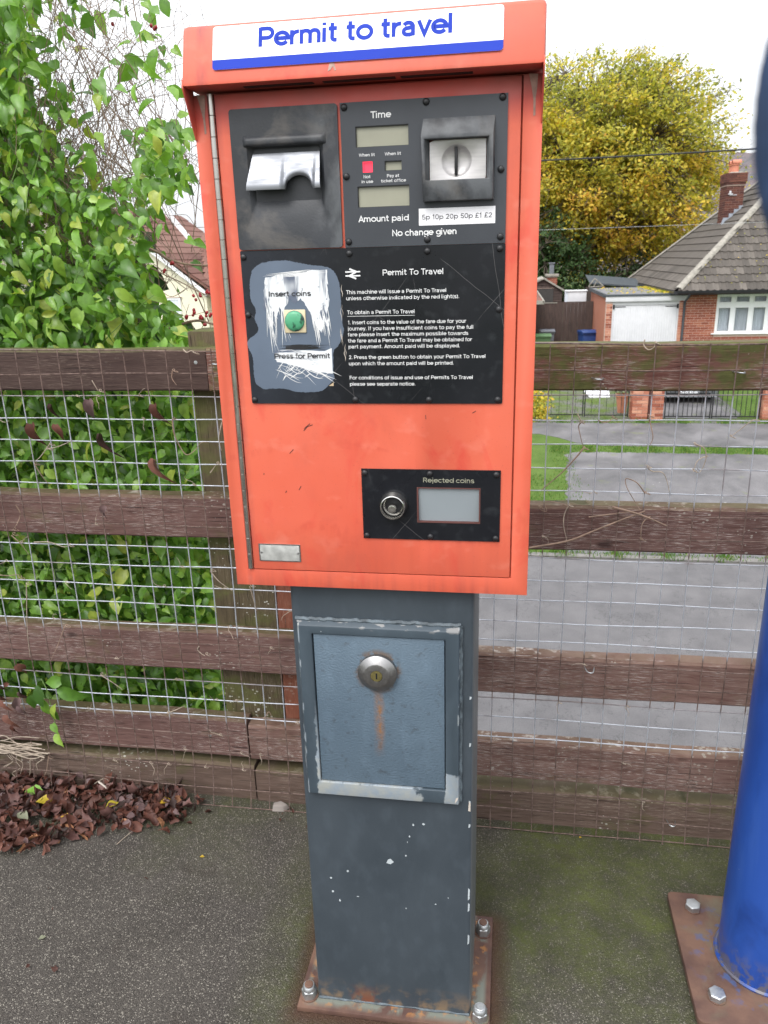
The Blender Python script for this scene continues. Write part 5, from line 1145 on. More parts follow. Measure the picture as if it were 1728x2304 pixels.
while cnt < 1250:
    x,y = random.uniform(-1.42,-.58), random.uniform(.28,.62)
    if not inside(x+random.gauss(0,.022),y+random.gauss(0,.014),POLY): continue
    hole = (((x+.86)/.055)**2+((y-.50)/.03)**2 < 1) or (((x+.985)/.05)**2+((y-.405)/.028)**2 < 1)
    if hole and random.random()<.85: continue
    if random.random() < max(0,(x+.75)*2.2): continue
    th = .016 if y>.42 else .009; z = random.uniform(.004,.012+th)
    nv = Vector((random.gauss(0,.55),random.gauss(-.1,.55),1)); sp = random.uniform(-3.14,3.14)
    t = Vector((math.cos(sp),math.sin(sp),0)); nv.normalize(); t=(t-nv*t.dot(nv)).normalized(); b=nv.cross(t)
    M4 = Matrix((t,b,nv)).transposed().to_4x4(); M4.translation=(x,min(y,.60),z); M4 = M4@Matrix.Scale(random.uniform(.55,1.2),4)
    mi = random.choices(range(12),weights=[3,3,3,3,2.5,2.5,2,1.2,.8,2,.7,3])[0]
    (tops if z > .5*(.016+th) and len(tops)<235 else under).append((mi,M4,[.2,.35,.45,.55,.6,.7,.8,.88,.92,.5,.97,.4][mi])); cnt += 1
for _ in range(26):
    x = random.uniform(-1.35,.0); y = random.uniform(.5,.59) if x>-.6 else random.uniform(.0,.38)
    sp = random.uniform(0,6.28); M4 = Matrix.Rotation(sp,4,'Z'); M4.translation=(x,y,.004); under.append((random.randrange(8),M4@Matrix.Scale(random.uniform(.18,.45),4),.4))
for mi,M4,t_ in tops:
    o_ = bpy.data.objects.new('fallen_leaf', FL[mi]); COL.objects.link(o_); o_.matrix_world = M4
    lab = ['blackish','dark brown','brown','reddish brown','red brown','russet','dusky brown','mauve','pale mauve','chestnut','orange','dull brown'][mi]; lx,ly = M4.translation.x,M4.translation.y
    zone = 'far left' if lx<-1.2 else 'left' if lx<-1.08 else 'centre left' if lx<-.97 else 'middle' if lx<-.86 else 'centre right' if lx<-.74 else 'right'
    row = 'against the bottom board' if ly>.56 else 'close to the fence' if ly>.52 else 'halfway across' if ly>.46 else 'towards the front' if ly>.40 else 'at the front edge'
    tag(o_, lab+(' small' if M4.to_scale().x<.8 else ' large' if M4.to_scale().x>1.0 else '')+' dead leaf in the '+zone+' of the drift, '+row, 'fallen leaf', 'fallen leaves drifted against the fence')
tag(cloud(FL, under, m['dead_leaf'], None, 'leaf_litter'), 'bed of crumbled brown leaf litter under the drift at the fence foot', 'leaf litter')
for nm,x_,y_,s_,mat,sp,lab in (('l',-1.071,.507,.052,'lime_leaf',.2,'bright lime green leaf lying on the brown drift at the left'),('l',-1.016,.470,.050,'yellow_leaf',.35,'yellow leaf with brown tip lying on the brown drift'),('l',-.82,.470,.038,'yellow_leaf',1.0,'orange brown leaf at the front edge of the drift middle'),
   ('l',-.926,.424,.030,'yellow_leaf',.1,'small crinkled orange yellow leaf in front of the drift'),('l',-.683,.503,.036,'yellow_leaf',.9,'yellow brown leaf at the right end of the drift'),('l',-1.044,.422,.040,'grey_leaf',-.3,'dull grey green leaf lying face down in the drift'),
   ('l',-.529,.362,.012,'yellow_leaf',.3,'tiny yellow leaf scrap alone on the asphalt'),('l',-.787,.081,.016,'grey_leaf',.8,'pale green leaf scrap alone on the asphalt at the left'),('l',.40,.545,.008,'yellow_leaf',.8,'tiny yellow scrap below the right hand mesh')):
    me = leafmesh('leaf_blade', s_, .34, .5, .1, random.random(), mat, False, .2); M4 = Matrix.Rotation(sp,4,'Z'); M4.translation=(x_-s_/2,y_,.030 if y_>.42 and x_<-.6 else .012 if x_<-.9 else .003)
    o_ = bpy.data.objects.new('fallen_leaf', me); COL.objects.link(o_); o_.matrix_world=M4; tag(o_,lab,'fallen leaf')
sl = MB().add([(-.405,.548,.001),(-.372,.55,.001),(-.362,.566,.002),(-.385,.572,.001),(-.408,.565,.001),(-.402,.550,.018),(-.376,.552,.016),(-.366,.565,.014),(-.386,.570,.02),(-.404,.564,.017)],[(5,6,7,8,9),(0,1,6,5),(1,2,7,6),(2,3,8,7),(3,4,9,8),(4,0,5,9)])
tag(obj('stone', sl, m['stone'], bevel=.002), 'small pale stone at the fence foot just left of the pedestal', 'stone')
# ------------------------------------------------------------------ bricks
BR = MB().box(-.1125,.1125,-.010,.010,-.0335,.0335).mesh('brick'); BR2 = MB().box(-.0535,.0535,-.010,.010,-.0335,.0335).mesh('brick')
def brickset(mat):
    out=[]
    for src in (BR,BR2):
        me = src.copy(); me.materials.append(m[mat])
        bm=bmesh.new(); bm.from_mesh(me); bmesh.ops.recalc_face_normals(bm,faces=bm.faces); bm.to_mesh(me); bm.free(); out.append(me)
    return out
def courses(parent, x0, x1, z0, z1, y, mats, holes=(), stuff_below=None, xmax=None, stuff_mat=None, ang=0, origin=None):
    # stretcher bond on a face; x runs along the wall, ang turns it about origin
    P = .2365; C_ = .0785; row=0; z = z0+C_/2; stuff = MB(); cnt=0
    Rm = Matrix.Translation(origin or Vector((0,0,0))) @ Matrix.Rotation(ang,4,'Z')
    while z+C_/2 <= z1+.001:
        x = x0 - (P/2 if row%2 else 0)
        while x < x1-.01:
            a,b = max(x,x0)+.005, min(x+P,x1)-.005
            if b-a > .03 and not any(h[0]-.01 < (a+b)/2 < h[1]+.01 and h[2] < z < h[3] for h in holes):
                if (stuff_below is not None and z < stuff_below) or (xmax is not None and a > xmax):
                    t_=random.random(); L = [Rm@Vector(p) for p in ((a,y-.006,z-.0335),(b,y-.006,z-.0335),(b,y-.006,z+.0335),(a,y-.006,z+.0335),(a,y+.01,z-.0335),(b,y+.01,z-.0335),(b,y+.01,z+.0335),(a,y+.01,z+.0335))]
                    stuff.add(L,[(0,1,2,3),(4,5,1,0),(5,6,2,1),(6,7,3,2),(7,4,0,3)],t_)
                else:
                    me = random.choice(mats)[0]; sx = (b-a)/.225
                    inst('brick', me, parent, Rm@Matrix.Translation(((a+b)/2,y+.004+random.uniform(-.0015,.0015),z))@Matrix.Diagonal((sx,1,1,1)))
                    cnt+=1
            x += P
        z += C_; row += 1
    if stuff.v: obj('brickwork', stuff, m[stuff_mat or 'brick_red'], parent, kind='stuff')
B1,B2,B3 = brickset('brick_red'),brickset('brick_pink'),brickset('brick_dark')

# ------------------------------------------------------------------ bungalow
BG = thing('bungalow', 'red brick bungalow with grey tiled hipped roof and white bay of windows at the right', 'house')
HY = 26.0
win = (6.74,9.90,-1.205,.020)
obj('wall', MB().plate(5.60,16.2,G,.16,[win],HY,HY+.28), m['mortar'], BG)
box('wall', m['mortar_dark'], (5.60,5.88,HY+.281,36.2,G,.16), BG); box('wall', m['mortar_dark'], (5.89,16.2,36.0,36.25,G,.16), BG); box('wall', m['mortar_dark'], (15.95,16.2,HY+.281,35.99,G,.16), BG)
courses(BG, 5.60,6.73,G,.045,HY,[B1,B1,B1],stuff_below=-1.35)
courses(BG, 9.91,16.2,G,.045,HY,[B1],xmax=1)
courses(BG, 6.73,9.91,G,-1.26,HY,[B1],stuff_below=9)
# window: white frame, six lights, glass and curtains
wf = obj('window', MB().plate(win[0],win[1],win[2],win[3],[(7.2+1.08*i-.46,7.2+1.08*i-.02 if False else 7.2+1.08*i+.0-.0,0,0) for i in range(0)] ,0,0) if False else MB().box(0,0.001,0,.001,0,.001), m['upvc'], None); bpy.data.objects.remove(wf)
cols = [(6.79,7.205),(7.300,7.755),(7.850,8.265),(8.345,8.79),(8.88,9.30),(9.385,9.85)]
lights = []
for i_,(a,b) in enumerate(cols): lights += [(a,b,-.265,-.035),(a,b,-1.175,-.385)]
wf = obj('window_frame', MB().plate(win[0],win[1],win[2],win[3],lights,HY+.030,HY+.11), m['upvc'], BG)
box('window_back', m['room_dark'], (win[0]+.01,win[1]-.01,HY+1.6,HY+1.65,win[2],win[3]+.1), BG)
for (a,b,c,d) in lights:
    sash = obj('sash', MB().plate(a+.004,b-.004,c+.004,d-.004,[(a+.035,b-.035,c+.035,d-.035)],HY+.012,HY+.085), m['upvc'], BG, bevel=.004)
    box('pane', m['glass'], (a+.036,b-.036,HY+.050,HY+.062,c+.036,d-.036), sash)
    obj('gasket', MB().plate(a+.033,b-.033,c+.033,d-.033,[(a+.047,b-.047,c+.047,d-.047)],HY+.040,HY+.049), m['bin_grey'], sash)
for i_,(a,b) in enumerate(cols):
    mb = MB(); n_=24; f0,f1 = ((0,1),(0,.42),(.25,1),(0,.4),(.3,1),(0,1))[i_]
    xs_ = [a+(b-a)*(f0+(f1-f0)*k/n_) for k in range(n_+1)]
    v = [(x,HY+.19+.018*math.sin(k*1.7+i_),z) for z in (-1.2,.0) for k,x in enumerate(xs_)]; mb.add(v,[(k,k+1,k+n_+2,k+n_+1) for k in range(n_)]); obj('curtain', mb, m['curtain'], BG, smooth=True)
box('net_curtain', m['curtain'], (win[0]+.02,win[1]-.02,HY+.30,HY+.305,win[2]+.02,win[3]), BG)
box('window_sill', m['upvc'], (win[0]-.10,win[1]+.10,HY-.07,HY+.028,win[2]-.040,win[2]-.003), BG, bevel=.006)
# roof: hip at left, ridge running right
X0,Y0,Y1,PT,ZE = 5.42,25.55,36.6,.885,.175; HW=(Y1-Y0)/2; X1=16.6
ap = (X0+HW,Y0+HW,ZE+PT*HW); ap2=(X1-HW if X1-HW>X0+HW+.2 else X0+HW+.2,Y0+HW,ZE+PT*HW)
obj('roof_deck', MB().add([(X0,Y0,ZE),(X1,Y0,ZE),(X1,Y1,ZE),(X0,Y1,ZE),ap,ap2],[(0,1,5,4),(3,0,4),(2,3,4,5),(1,2,5),(0,3,2,1)]), m['roof_under'], BG)
# pantile shape in slope space: u across, v up the slope, w out
TW,TG = .205,.345
def tile_mesh(wd=TW, gauge=TG, flat_=False):
    v=[];f=[]; n_=8; L = gauge+.05
    for j,(vv,ww) in enumerate(((0,.020),(0,.052),(L,.020))):
        for k in range(n_+1):
            t=k/n_; prof = 0 if flat_ else (.026*math.sin(math.pi*min(1,t/.45)) if t<.45 else -.010*math.sin(math.pi*(t-.45)/.55))
            v.append((t*wd*1.0, vv, ww+prof))
    for j in range(2):
        for k in range(n_): f.append((j*(n_+1)+k,j*(n_+1)+k+1,(j+1)*(n_+1)+k+1,(j+1)*(n_+1)+k))
    mb=MB(); mb.add(v,f); me=mb.mesh('roof_tile'); me.materials.append(m['roof_tile']); me.polygons.foreach_set('use_smooth',[True]*len(f)); me.set_sharp_from_angle(angle=.9); return me
TM = tile_mesh(); sl_ = math.sqrt(1+PT*PT)
TMn = tile_mesh(.33,.36,True)
def slopeM(o, u, v_):   # frame: u axis, v axis up slope
    n_ = Vector(u).cross(Vector(v_)).normalized(); M4 = Matrix((Vector(u).normalized(),Vector(v_).normalized(),n_)).transposed().to_4x4(); M4.translation=o; return M4
Mf = slopeM(Vector((X0,Y0-.05,ZE-.045*1)), (1,0,0), (0,1,PT)); Ml = slopeM(Vector((X0-.05,Y1,ZE-.045)), (0,-1,0), (1,0,PT))
def lay(Mx, width, wd, gauge, lim, me, leftcut, rightcut, visible, budget):
    items=[]; c=0; r=0; nv = np.array([v.co[:] for v in me.vertices]); nf=[tuple(p.vertices) for p in me.polygons]; st=MB()
    while r*gauge < lim:
        v0=r*gauge; plan=(v0+.05)/sl_; u=0
        while u < width:
            if u+wd*.35 > leftcut(plan) and u+wd*.6 < width-rightcut(plan):
                T=Mx@Matrix.Translation((u,v0,.004*random.random()))@Matrix.Rotation(random.uniform(-.004,.004),4,'Z')
                if visible(Mx@Vector((u,v0,0))) and c<budget: inst('roof_tile', me, BG, T); c+=1
                else:
                    st.add([T@v.co for v in me.vertices], nf, random.random())
            u+=wd
        r+=1
    if st.v: obj('roof_tiles', st, m['roof_tile'], BG, kind='stuff')
def vis(p):
    q = S.camera.matrix_world.inverted()@p; return -q.z>0 and (864+1740.56*q.x/-q.z) < 1760
lay(Mf, X1-X0, TW, TG, HW*sl_, TM, lambda p:p, lambda p:p, vis, 215)
lay(Ml, Y1-Y0, .33, .36, HW*sl_, TMn, lambda p:p, lambda p:p, vis, 85)
# hip tiles
def ridge(a,b,n_,r=.13):
    a,b=Vector(a),Vector(b); d=(b-a)/n_
    me=None
    for k in range(n_):
        p=a+d*k; dd=d.normalized(); side=dd.cross(Vector((0,0,1))).normalized(); up=side.cross(dd); v=[]
        for j,(off,rr) in enumerate(((0,r*1.04),(1.06,r))):
            for i in range(9):
                t=math.pi*(i/8); v.append(p+d*off+side*math.cos(t)*rr+up*(math.sin(t)*rr*.75-.015))
        obj('ridge_tile', MB().add(v,[(i,i+1,i+10,i+9) for i in range(8)]), m['hip_tile'], BG, smooth=True)
o3=Vector((0,0,.03))
ridge(Vector((X0,Y0,ZE))+o3, Vector(ap)+o3, 17); ridge(Vector((X0,Y1,ZE))+o3, Vector(ap)+o3, 17); ridge(Vector(ap)+o3, Vector(ap2)+o3, 2)
obj('gutter', MB().prismx([(Y0-.16,.155),(Y0-.15,.085),(Y0-.11,.055),(Y0-.05,.055),(Y0-.03,.16)],X0-.05,X1), m['gutter'], BG)
box('gutter', m['gutter'], (X0-.16,X0-.04,Y0-.16,Y1,.06,.15), BG)
box('soffit', m['upvc'], (5.80,16.3,Y0-.01,HY-.002,.025,.050), BG); box('fascia', m['gutter'], (X0-.02,X1,Y0-.028,Y0-.012,.026,.16), BG)
obj('downpipe', MB().tube([(5.76,Y0-.10,.07),(5.755,Y0-.02,-.02),(5.735,HY-.06,-.20),(5.735,HY-.06,G)],.038,10), m['felt_edge'], BG, smooth=True)
# chimney on the left slope
CH0,CH1,CY0,CY1 = 7.74,8.34,30.45,31.35
box('chimney', m['mortar_dark'], (CH0+.01,CH1-.01,CY0+.01,CY1-.01,1.9,3.62), BG)
chp = [o for o in COL.objects if o.name.startswith('chimney')][-1]
def ch_band(x0,x1,y0,y1,z0,z1,mat,nm,par):
    return box(nm, m[mat], (x0,x1,y0,y1,z0,z1), par)
zc = 2.0; r_=0
while zc < 3.93:
    e = 0 if zc<3.52 else (.035 if zc<3.60 else .06)
    xa,xb,ya,yb_ = CH0-e,CH1+e,CY0-e,CY1+e
    off = .11 if r_%2 else 0
    for (s0,s1) in (((xa,xa+.22-off),(xa+.23-off,xa+.45-off),(xa+.46-off,xb)) if (xb-xa-.46+off)>.03 else ((xa,xa+.3),(xa+.31,xb))):
        t_=obj('brick', MB().box(s0,s1,ya,ya+.05,zc,zc+.068), m['brick_dark'], chp)
    for k in range(3):
        s0 = ya+.055+k*.29; obj('brick', MB().box(xa,xa+.05,s0,min(s0+.28,yb_),zc,zc+.068), m['brick_dark'], chp)
    box('brick_back', m['brick_dark'], (xa+.051,xb,yb_-.05,yb_,zc,zc+.068), chp); box('brick_back', m['brick_dark'], (xb-.05,xb,ya+.051,yb_-.051,zc,zc+.068), chp)
    zc += .0785; r_+=1
box('chimney_core', m['mortar_dark'], (CH0-.02,CH1+.02,CY0-.02,CY1+.02,3.52,3.92), chp)
obj('flaunching', MB().frustum((0,1,0,1),0,(0,1,0,1),0) if False else MB().add([(CH0-.06,CY0-.06,3.935),(CH1+.06,CY0-.06,3.935),(CH1+.06,CY1+.06,3.935),(CH0-.06,CY1+.06,3.935),(CH0+.14,CY0+.14,4.0),(CH1-.14,CY0+.14,4.0),(CH1-.14,CY1-.14,4.0),(CH0+.14,CY1-.14,4.0)],[(0,1,5,4),(1,2,6,5),(2,3,7,6),(3,0,4,7),(4,5,6,7)]), m['hip_tile'], chp)
for cy_ in (30.72,31.1):
    pt = obj('chimney_pot', MB().lathe([(.135,0),(.125,.02),(.120,.24),(.145,.25),(.145,.28),(.12,.285)], (8.03,cy_,3.98), '+Z', 20), m['chimney_pot'], chp, smooth=True)
    n_=14; v=[]
    for x_ in (7.90,8.20):
        for i in range(n_+1):
            t=math.pi*i/n_; v.append((x_,cy_+.12*math.cos(t),4.29+.12*math.sin(t)))
    for x_ in (8.20,7.90):
        for i in range(n_+1):
            t=math.pi*i/n_; v.append((x_,cy_+.10*math.cos(t),4.29+.10*math.sin(t)))
    w_=n_+1; f=[]
    for j in range(4):
        for i in range(n_): f.append((j*w_+i,j*w_+i+1,((j+1)%4)*w_+i+1,((j+1)%4)*w_+i))
    obj('pot_hood', MB().add(v,f), m['chimney_pot'], chp)
obj('flashing', MB().prism([(7.72,2.13),(8.36,2.70),(8.36,2.86),(8.22,2.86),(8.22,2.74),(8.06,2.74),(8.06,2.60),(7.9,2.60),(7.9,2.46),(7.72,2.46),(7.66,2.26)],30.42,30.445), m['lead'], chp)
obj('aerial_bracket', MB().box(7.84,7.90,30.40,30.44,3.28,3.36).box(7.80,7.96,30.40,30.44,3.24,3.27).box(7.86,8.10,30.41,30.44,3.21,3.225), m['white_board'], chp)

# ------------------------------------------------------------------ garage
GA = thing('garage', 'flat roofed brick garage with white boarded double doors joined to the bungalow', 'garage')
box('wall', m['mortar'], (3.29,3.488,HY,HY+.22,G,-.17), GA); box('wall', m['mortar'], (5.585,5.598,HY,HY+.22,G,-.17), GA)
box('wall', m['mortar'], (3.29,3.50,HY+.221,31.2,G,-.02), GA); box('wall', m['mortar_dark'], (3.51,5.59,31.0,31.2,G,-.02), GA)
courses(GA, 3.29,3.488,G,-.17,HY,[B2,B2,B1]); courses(GA, 5.585,5.70,G,-.17,HY-.005,[B2])
courses(GA, 0,4.98,G,-.02,0,[B2],xmax=-1,stuff_mat='brick_pink',ang=-math.pi/2,origin=Vector((3.29,31.2,0)))
gd = obj('garage_door', MB().box(3.49,5.58,HY+.075,HY+.10,G+.02,-.20), m['white_board'], GA)
for k in range(26): box('plank', m['white_board'], (3.545+k*.0765,3.545+k*.0765+.0730,HY+.058,HY+.075,G+.03,-.285), gd, bevel=.006)
obj('door_frame', MB().plate(3.488,5.583,G+.02,-.165,[(3.54,5.535,G,-.275)],HY+.03,HY+.09), m['white_board'], GA)
for s_,xh in ((1,3.535),(-1,5.545)):
    hg = obj('door_hinge', MB().box(min(xh,xh+s_*.38),max(xh,xh+s_*.38),HY+.045,HY+.056,-.343,-.318).box(xh-.03,xh+.03,HY+.02,HY+.044,-.40,-.26), m['iron'], GA)
box('fascia', m['white_board'], (3.255,5.82,HY-.055,HY-.02,-.160,.010), GA, bevel=.004)
box('roof_edge', m['felt_edge'], (3.225,5.75,HY-.09,HY-.018,.012,.075), GA, bevel=.006); box('roof_edge', m['felt_edge'], (3.205,3.275,HY-.017,31.3,-.02,.085), GA)
box('roof', m['felt'], (3.276,5.60,HY-.017,31.3,-.018,.070), GA)
lt = []
ld = leafmesh('l', .09,.4,.4,.3,.5,'yellow_leaf'); 
for _ in range(520):
    t=random.random(); y=HY+.1+t*5; x=5.38-random.random()**1.6*.35-.08*random.random() if random.random()<.8 else random.uniform(3.4,5.4)
    sp_=random.uniform(0,6.28); M4=Matrix.Rotation(sp_,4,'Z')@Matrix.Rotation(random.uniform(-.5,.5),4,'X'); M4.translation=(x,y,.085+random.random()*.03); lt.append((0,M4@Matrix.Scale(random.uniform(.5,1.2),4),random.random()))
tag(cloud([ld], lt, m['autumn_leaf'], None, 'roof_leaves'), 'yellow fallen leaves gathered along the flat garage roof under the eaves', 'fallen leaves')
# leaves scattered on the front roof slope
lt=[]
for _ in range(170):
    u=random.uniform(.3,5.2); vv=random.uniform(.2,4.2)
    if u < vv/sl_: continue
    M4=Mf@Matrix.Translation((u,vv,.085))@Matrix.Rotation(random.uniform(0,6.28),4,'Z'); lt.append((0,M4@Matrix.Scale(random.uniform(.2,.55),4),.15+.75*random.random()))
tag(cloud([ld], lt, m['autumn_leaf'], None, 'roof_leaves'), 'small yellow leaves scattered over the grey tiled front roof slope', 'fallen leaves')
# dark shed roof and timber frame beyond the garage
DS = thing('dark_shed', 'low dark felted shed roof showing behind the flat garage roof', 'shed')
obj('roof', MB().add([(3.3,32.4,.25),(5.4,32.4,.05),(5.4,34.5,.30),(3.3,34.5,.50),(3.3,32.4,.19),(5.4,32.4,-.01)],[(0,1,2,3),(4,5,1,0)]), m['felt_edge'], DS); box('wall', m['dark_boards'], (3.35,5.35,32.5,34.4,G,.0), DS)
TF = thing('cold_frame', 'small tilted open timber frame leaning behind the garage roof', 'frame')
for a,b in (((3.42,31.6,.42),(3.78,31.6,.12)),((3.42,31.6,.42),(3.20,31.6,.12)),((3.78,31.6,.12),(3.20,31.6,.10)),((3.52,31.62,.34),(3.40,31.62,.11))): obj('batten', MB().tube([a,b],.022,4), m['hip_tile'], TF)

# ------------------------------------------------------------------ dark board fence, shed, bins
BF = thing('board_fence', 'tall dark brown close boarded fence between the garage and the shed', 'fence')
bmesh_ = MB().box(-.068,.068,-.008,.008,0,2.1).mesh('board'); bmesh_.materials.append(m['dark_boards'])
x_=-2.4
while x_ < 3.22:
    top = -.40 if x_<1.93 else -.355
    inst('board', bmesh_, BF, Matrix.Translation((x_,30.0+random.uniform(-.006,.006),G))@Matrix.Diagonal((1,1,(top-G)/2.1,1))); x_ += .140
box('capping', m['hip_tile'], (-2.4,1.93,29.97,30.03,-.398,-.375), BF)
SH = thing('garden_shed', 'dark brown weatherboarded shed with gabled roof behind the board fence', 'shed')
obj('wall', MB().prism([(.35,G),(2.17,G),(2.17,-.02),(1.45,.42),(.35,.05)],31.5,34), m['dark_boards'], SH)
for k in range(16):
    z_=-.42+k*.105
    if z_>.4: break
    xr = min(2.185, 1.45+(.42-z_)/.44*.72 if z_>-.02 else 2.185); obj('weatherboard', MB().add([(.37,31.46,z_),(xr,31.46,z_),(xr,31.485,z_+.103),(.37,31.485,z_+.103)],[(0,1,2,3)]), m['dark_boards'], SH)
box('door', m['roof_under'], (.9,1.84,31.43,31.458,G,.085), SH); box('door_head', m['mortar_dark'], (.9,1.86,31.42,31.455,.088,.105), SH)
for a,b in (((1.45,.44),(2.36,-.10)),((1.45,.44),(.25,-.05))):
    obj('roof_slope', MB().prism([(a[0],a[1]),(b[0],b[1]),(b[0],b[1]+.06),(a[0],a[1]+.06)],31.35,34.1), m['hip_tile'], SH)
WP = thing('white_cabinet', 'white ribbed panel box standing above the board fence beside the shed', 'cabinet')
box('body', m['white_board'], (2.33,3.03,30.35,30.8,-1.2,.0), WP, bevel=.01); box('lid', m['upvc'], (2.24,3.06,30.30,30.85,.002,.04), WP, bevel=.01)
for k in range(12): box('rib', m['white_board'], (2.37+k*.055,2.385+k*.055,30.335,30.349,-.9,-.05), WP)
box('side_strip', m['curtain'], (2.235,2.325,30.36,30.75,-1.2,.0), WP)
SC = thing('small_chimney', 'low red brick chimney with tall grey flue rising behind the dark shed', 'chimney')
box('core', m['mortar'], (1.71,2.13,34.5,34.9,-1.0,.44), SC); courses(SC, 1.70,2.14,-.3,.46,34.49,[B1])
box('cap', m['hip_tile'], (1.64,2.20,34.4,35.0,.445,.56), SC, bevel=.02); obj('flue', MB().box(1.80,1.99,34.55,34.8,.56,.98).box(1.76,2.03,34.5,34.85,.98,1.03), m['bin_grey'], SC, bevel=.01)
def bin_(name, x, y, col, lab, ang=0, w_=.5, d=.5, h_=1.0, lid=None):
    t = thing(name, lab, 'bin', 'wheeled bins by the board fence', (x,y,G+.02)); t.rotation_euler=(0,0,ang)
    v=[(-w_*.42,-d*.42,.08),(w_*.42,-d*.42,.08),(w_*.42,d*.42,.08),(-w_*.42,d*.42,.08),(-w_*.5,-d*.5,h_*.93),(w_*.5,-d*.5,h_*.93),(w_*.5,d*.5,h_*.93),(-w_*.5,d*.5,h_*.93)]
    obj('bin_body', MB().add(v,[(0,1,5,4),(1,2,6,5),(2,3,7,6),(3,0,4,7),(4,5,6,7),(3,2,1,0)]), m[col], t, bevel=.02)
    obj('bin_rim', MB().box(-w_*.54,w_*.54,-d*.54,d*.54,h_*.90,h_*.94), m[col], t, bevel=.01)
    obj('bin_lid', MB().prismx([(-d*.6,h_*.945),(d*.56,h_*.945),(d*.56,h_*1.02),(-d*.2,h_*1.05),(-d*.6,h_*.99)],-w_*.56,w_*.56), m[lid or col], t, bevel=.02)
    for s_ in (-1,1): obj('wheel', MB().lathe([(.1,-.03),(.1,.03)],(s_*w_*.42,d*.5,.1),'-Y',14), m['rubber_black'], t)
    obj('bin_handle', MB().tube([(-w_*.4,d*.62,h_*.93),(w_*.4,d*.62,h_*.93)],.015,6), m[col], t)
    return t
bin_('wheeled_bin',3.02,28.9,'bin_blue','dark blue wheeled bin standing beside the garage wall',.25,.56,.60,1.13)
bin_('wheeled_bin',1.38,28.8,'bin_green','light green wheeled bin in front of the board fence',0,.56,.6,1.02)
bin_('wheeled_bin',1.56,29.5,'bin_grey','grey wheeled bin just behind the light green one',.1,.5,.5,1.12)
# neighbouring bungalow, mostly behind the machine
NB = thing('neighbour_bungalow', 'brown roofed bungalow mostly hidden behind the machine with one eave corner showing', 'house')
box('wall', m['cream_render'], (-6.4,.75,24.5,31,G,.05), NB)
obj('roof', MB().add([(-6.9,24.1,.02),(1.16,24.1,.02),(1.16,31.4,.02),(-6.9,31.4,.02),(-3.2,27.7,2.6),(-2.5,27.7,2.6),(1.1,24.2,.10)],[(0,1,5,4),(1,2,5),(2,3,4,5),(3,0,4)]), m['red_tile'], NB)
obj('gutter', MB().box(-6.9,1.2,24.02,24.09,-.08,.03).box(1.17,1.22,24.02,31.4,-.06,.02), m['hip_tile'], NB)

# ------------------------------------------------------------------ brick gate piers, gates, pot, car
for (xa,xb,lab) in ((3.150,3.520,'pinkish brick gate pier, left one of the touching pair'),(3.575,3.880,'orange brick gate pier, right one of the touching pair'),(6.14,6.62,'brick gate pier at the far right edge beyond the iron gates')):
    t = thing('brick_pier', lab, 'pier', 'brick gate piers', (0,0,0)); box('pier_core', m['mortar'], (xa+.008,xb-.008,18.208,18.60,G,-1.45), t)
    z_=G; r_=0
    while z_ < -1.47:
        off=.11 if r_%2 else .23
        cuts=[xa,xa+off,xb]
        for a,b in zip(cuts,cuts[1:]): inst('brick', random.choice([B1,B2,B2])[0], t, Matrix.Translation(((a+b)/2,18.205,z_+.04))@Matrix.Diagonal(((b-a-.010)/.225,1,1,1)))
        for a,b in ((18.21,18.21+off+.05),(18.21+off+.06,18.61)):
            inst('brick', random.choice([B1,B2])[0], t, Matrix.Translation((xa,(a+b)/2,z_+.04))@Matrix.Rotation(math.pi/2,4,'Z')@Matrix.Diagonal(((b-a-.01)/.225,1,1,1)))
        z_+=.0785; r_+=1
    box('coping', m['hip_tile'], (xa-.03,xb+.03,18.17,18.64,-1.45,-1.39), t, bevel=.01)
t = thing('red_post', 'narrow dark red timber post standing between the two brick gate piers', 'post'); box('post', m['brick_dark'], (3.530,3.565,18.19,18.24,G,-1.40), t); 
def gate(x0,x1,y,lab,n_,r=.007,ztop=-1.62):
    t = thing('iron_gate', lab, 'gate', 'iron driveway gates')
    obj('gate_frame', MB().box(x0,x1,y-.012,y+.012,G+.06,G+.085).box(x0,x1,y-.012,y+.012,ztop-.025,ztop).box(x0,x1,y-.01,y+.01,-1.80,-1.785).box(x0-.0,x0+.025,y-.0125,y+.0125,G+.03,ztop+.03).box(x1-.025,x1,y-.0125,y+.0125,G+.03,ztop+.03), m['iron'], t)
    bm1 = MB().box(-r,r,-r,r,0,ztop-G-.085).mesh('bar'); bm1.materials.append(m['iron'])
    for k in range(1,n_): inst('bar', bm1, t, Matrix.Translation((x0+(x1-x0)*k/n_,y,G+.08)))
gate(3.92,4.985,18.28,'left leaf of the black iron gate in front of the parked car',10)
gate(5.005,6.10,18.28,'right leaf of the black iron gate in front of the parked car',10)
gate(.85,2.02,18.45,'left leaf of the thin iron gate beside the machine',6,.0045); gate(2.04,3.10,18.42,'right leaf of the thin iron gate next to the pinkish pier',6,.0045)
t = thing('plant_pot', 'tapered terracotta pot with a dry plant standing left of the brick piers', 'plant pot')
obj('pot', MB().lathe([(.10,0),(.155,.40),(.175,.41),(.175,.47),(.15,.47),(.14,.42),(.02,.42)],(3.03,19.08,G+.01),'+Z',24), m['terracotta'], t, smooth=True)
it3=[(0,place(None,Vector((3.03+random.gauss(0,.12),19.08+random.gauss(0,.12),G+.55+abs(random.gauss(0,.15)))),(random.gauss(0,1),-1,random.gauss(.5,1)),random.uniform(-3,3),random.uniform(1.2,2.6)),random.random()) for _ in range(160)]
cloud([leafmesh('l',.05,.25,.4,.3,.5,'grey_leaf')], it3, m['grey_leaf'], t, 'dry_foliage')
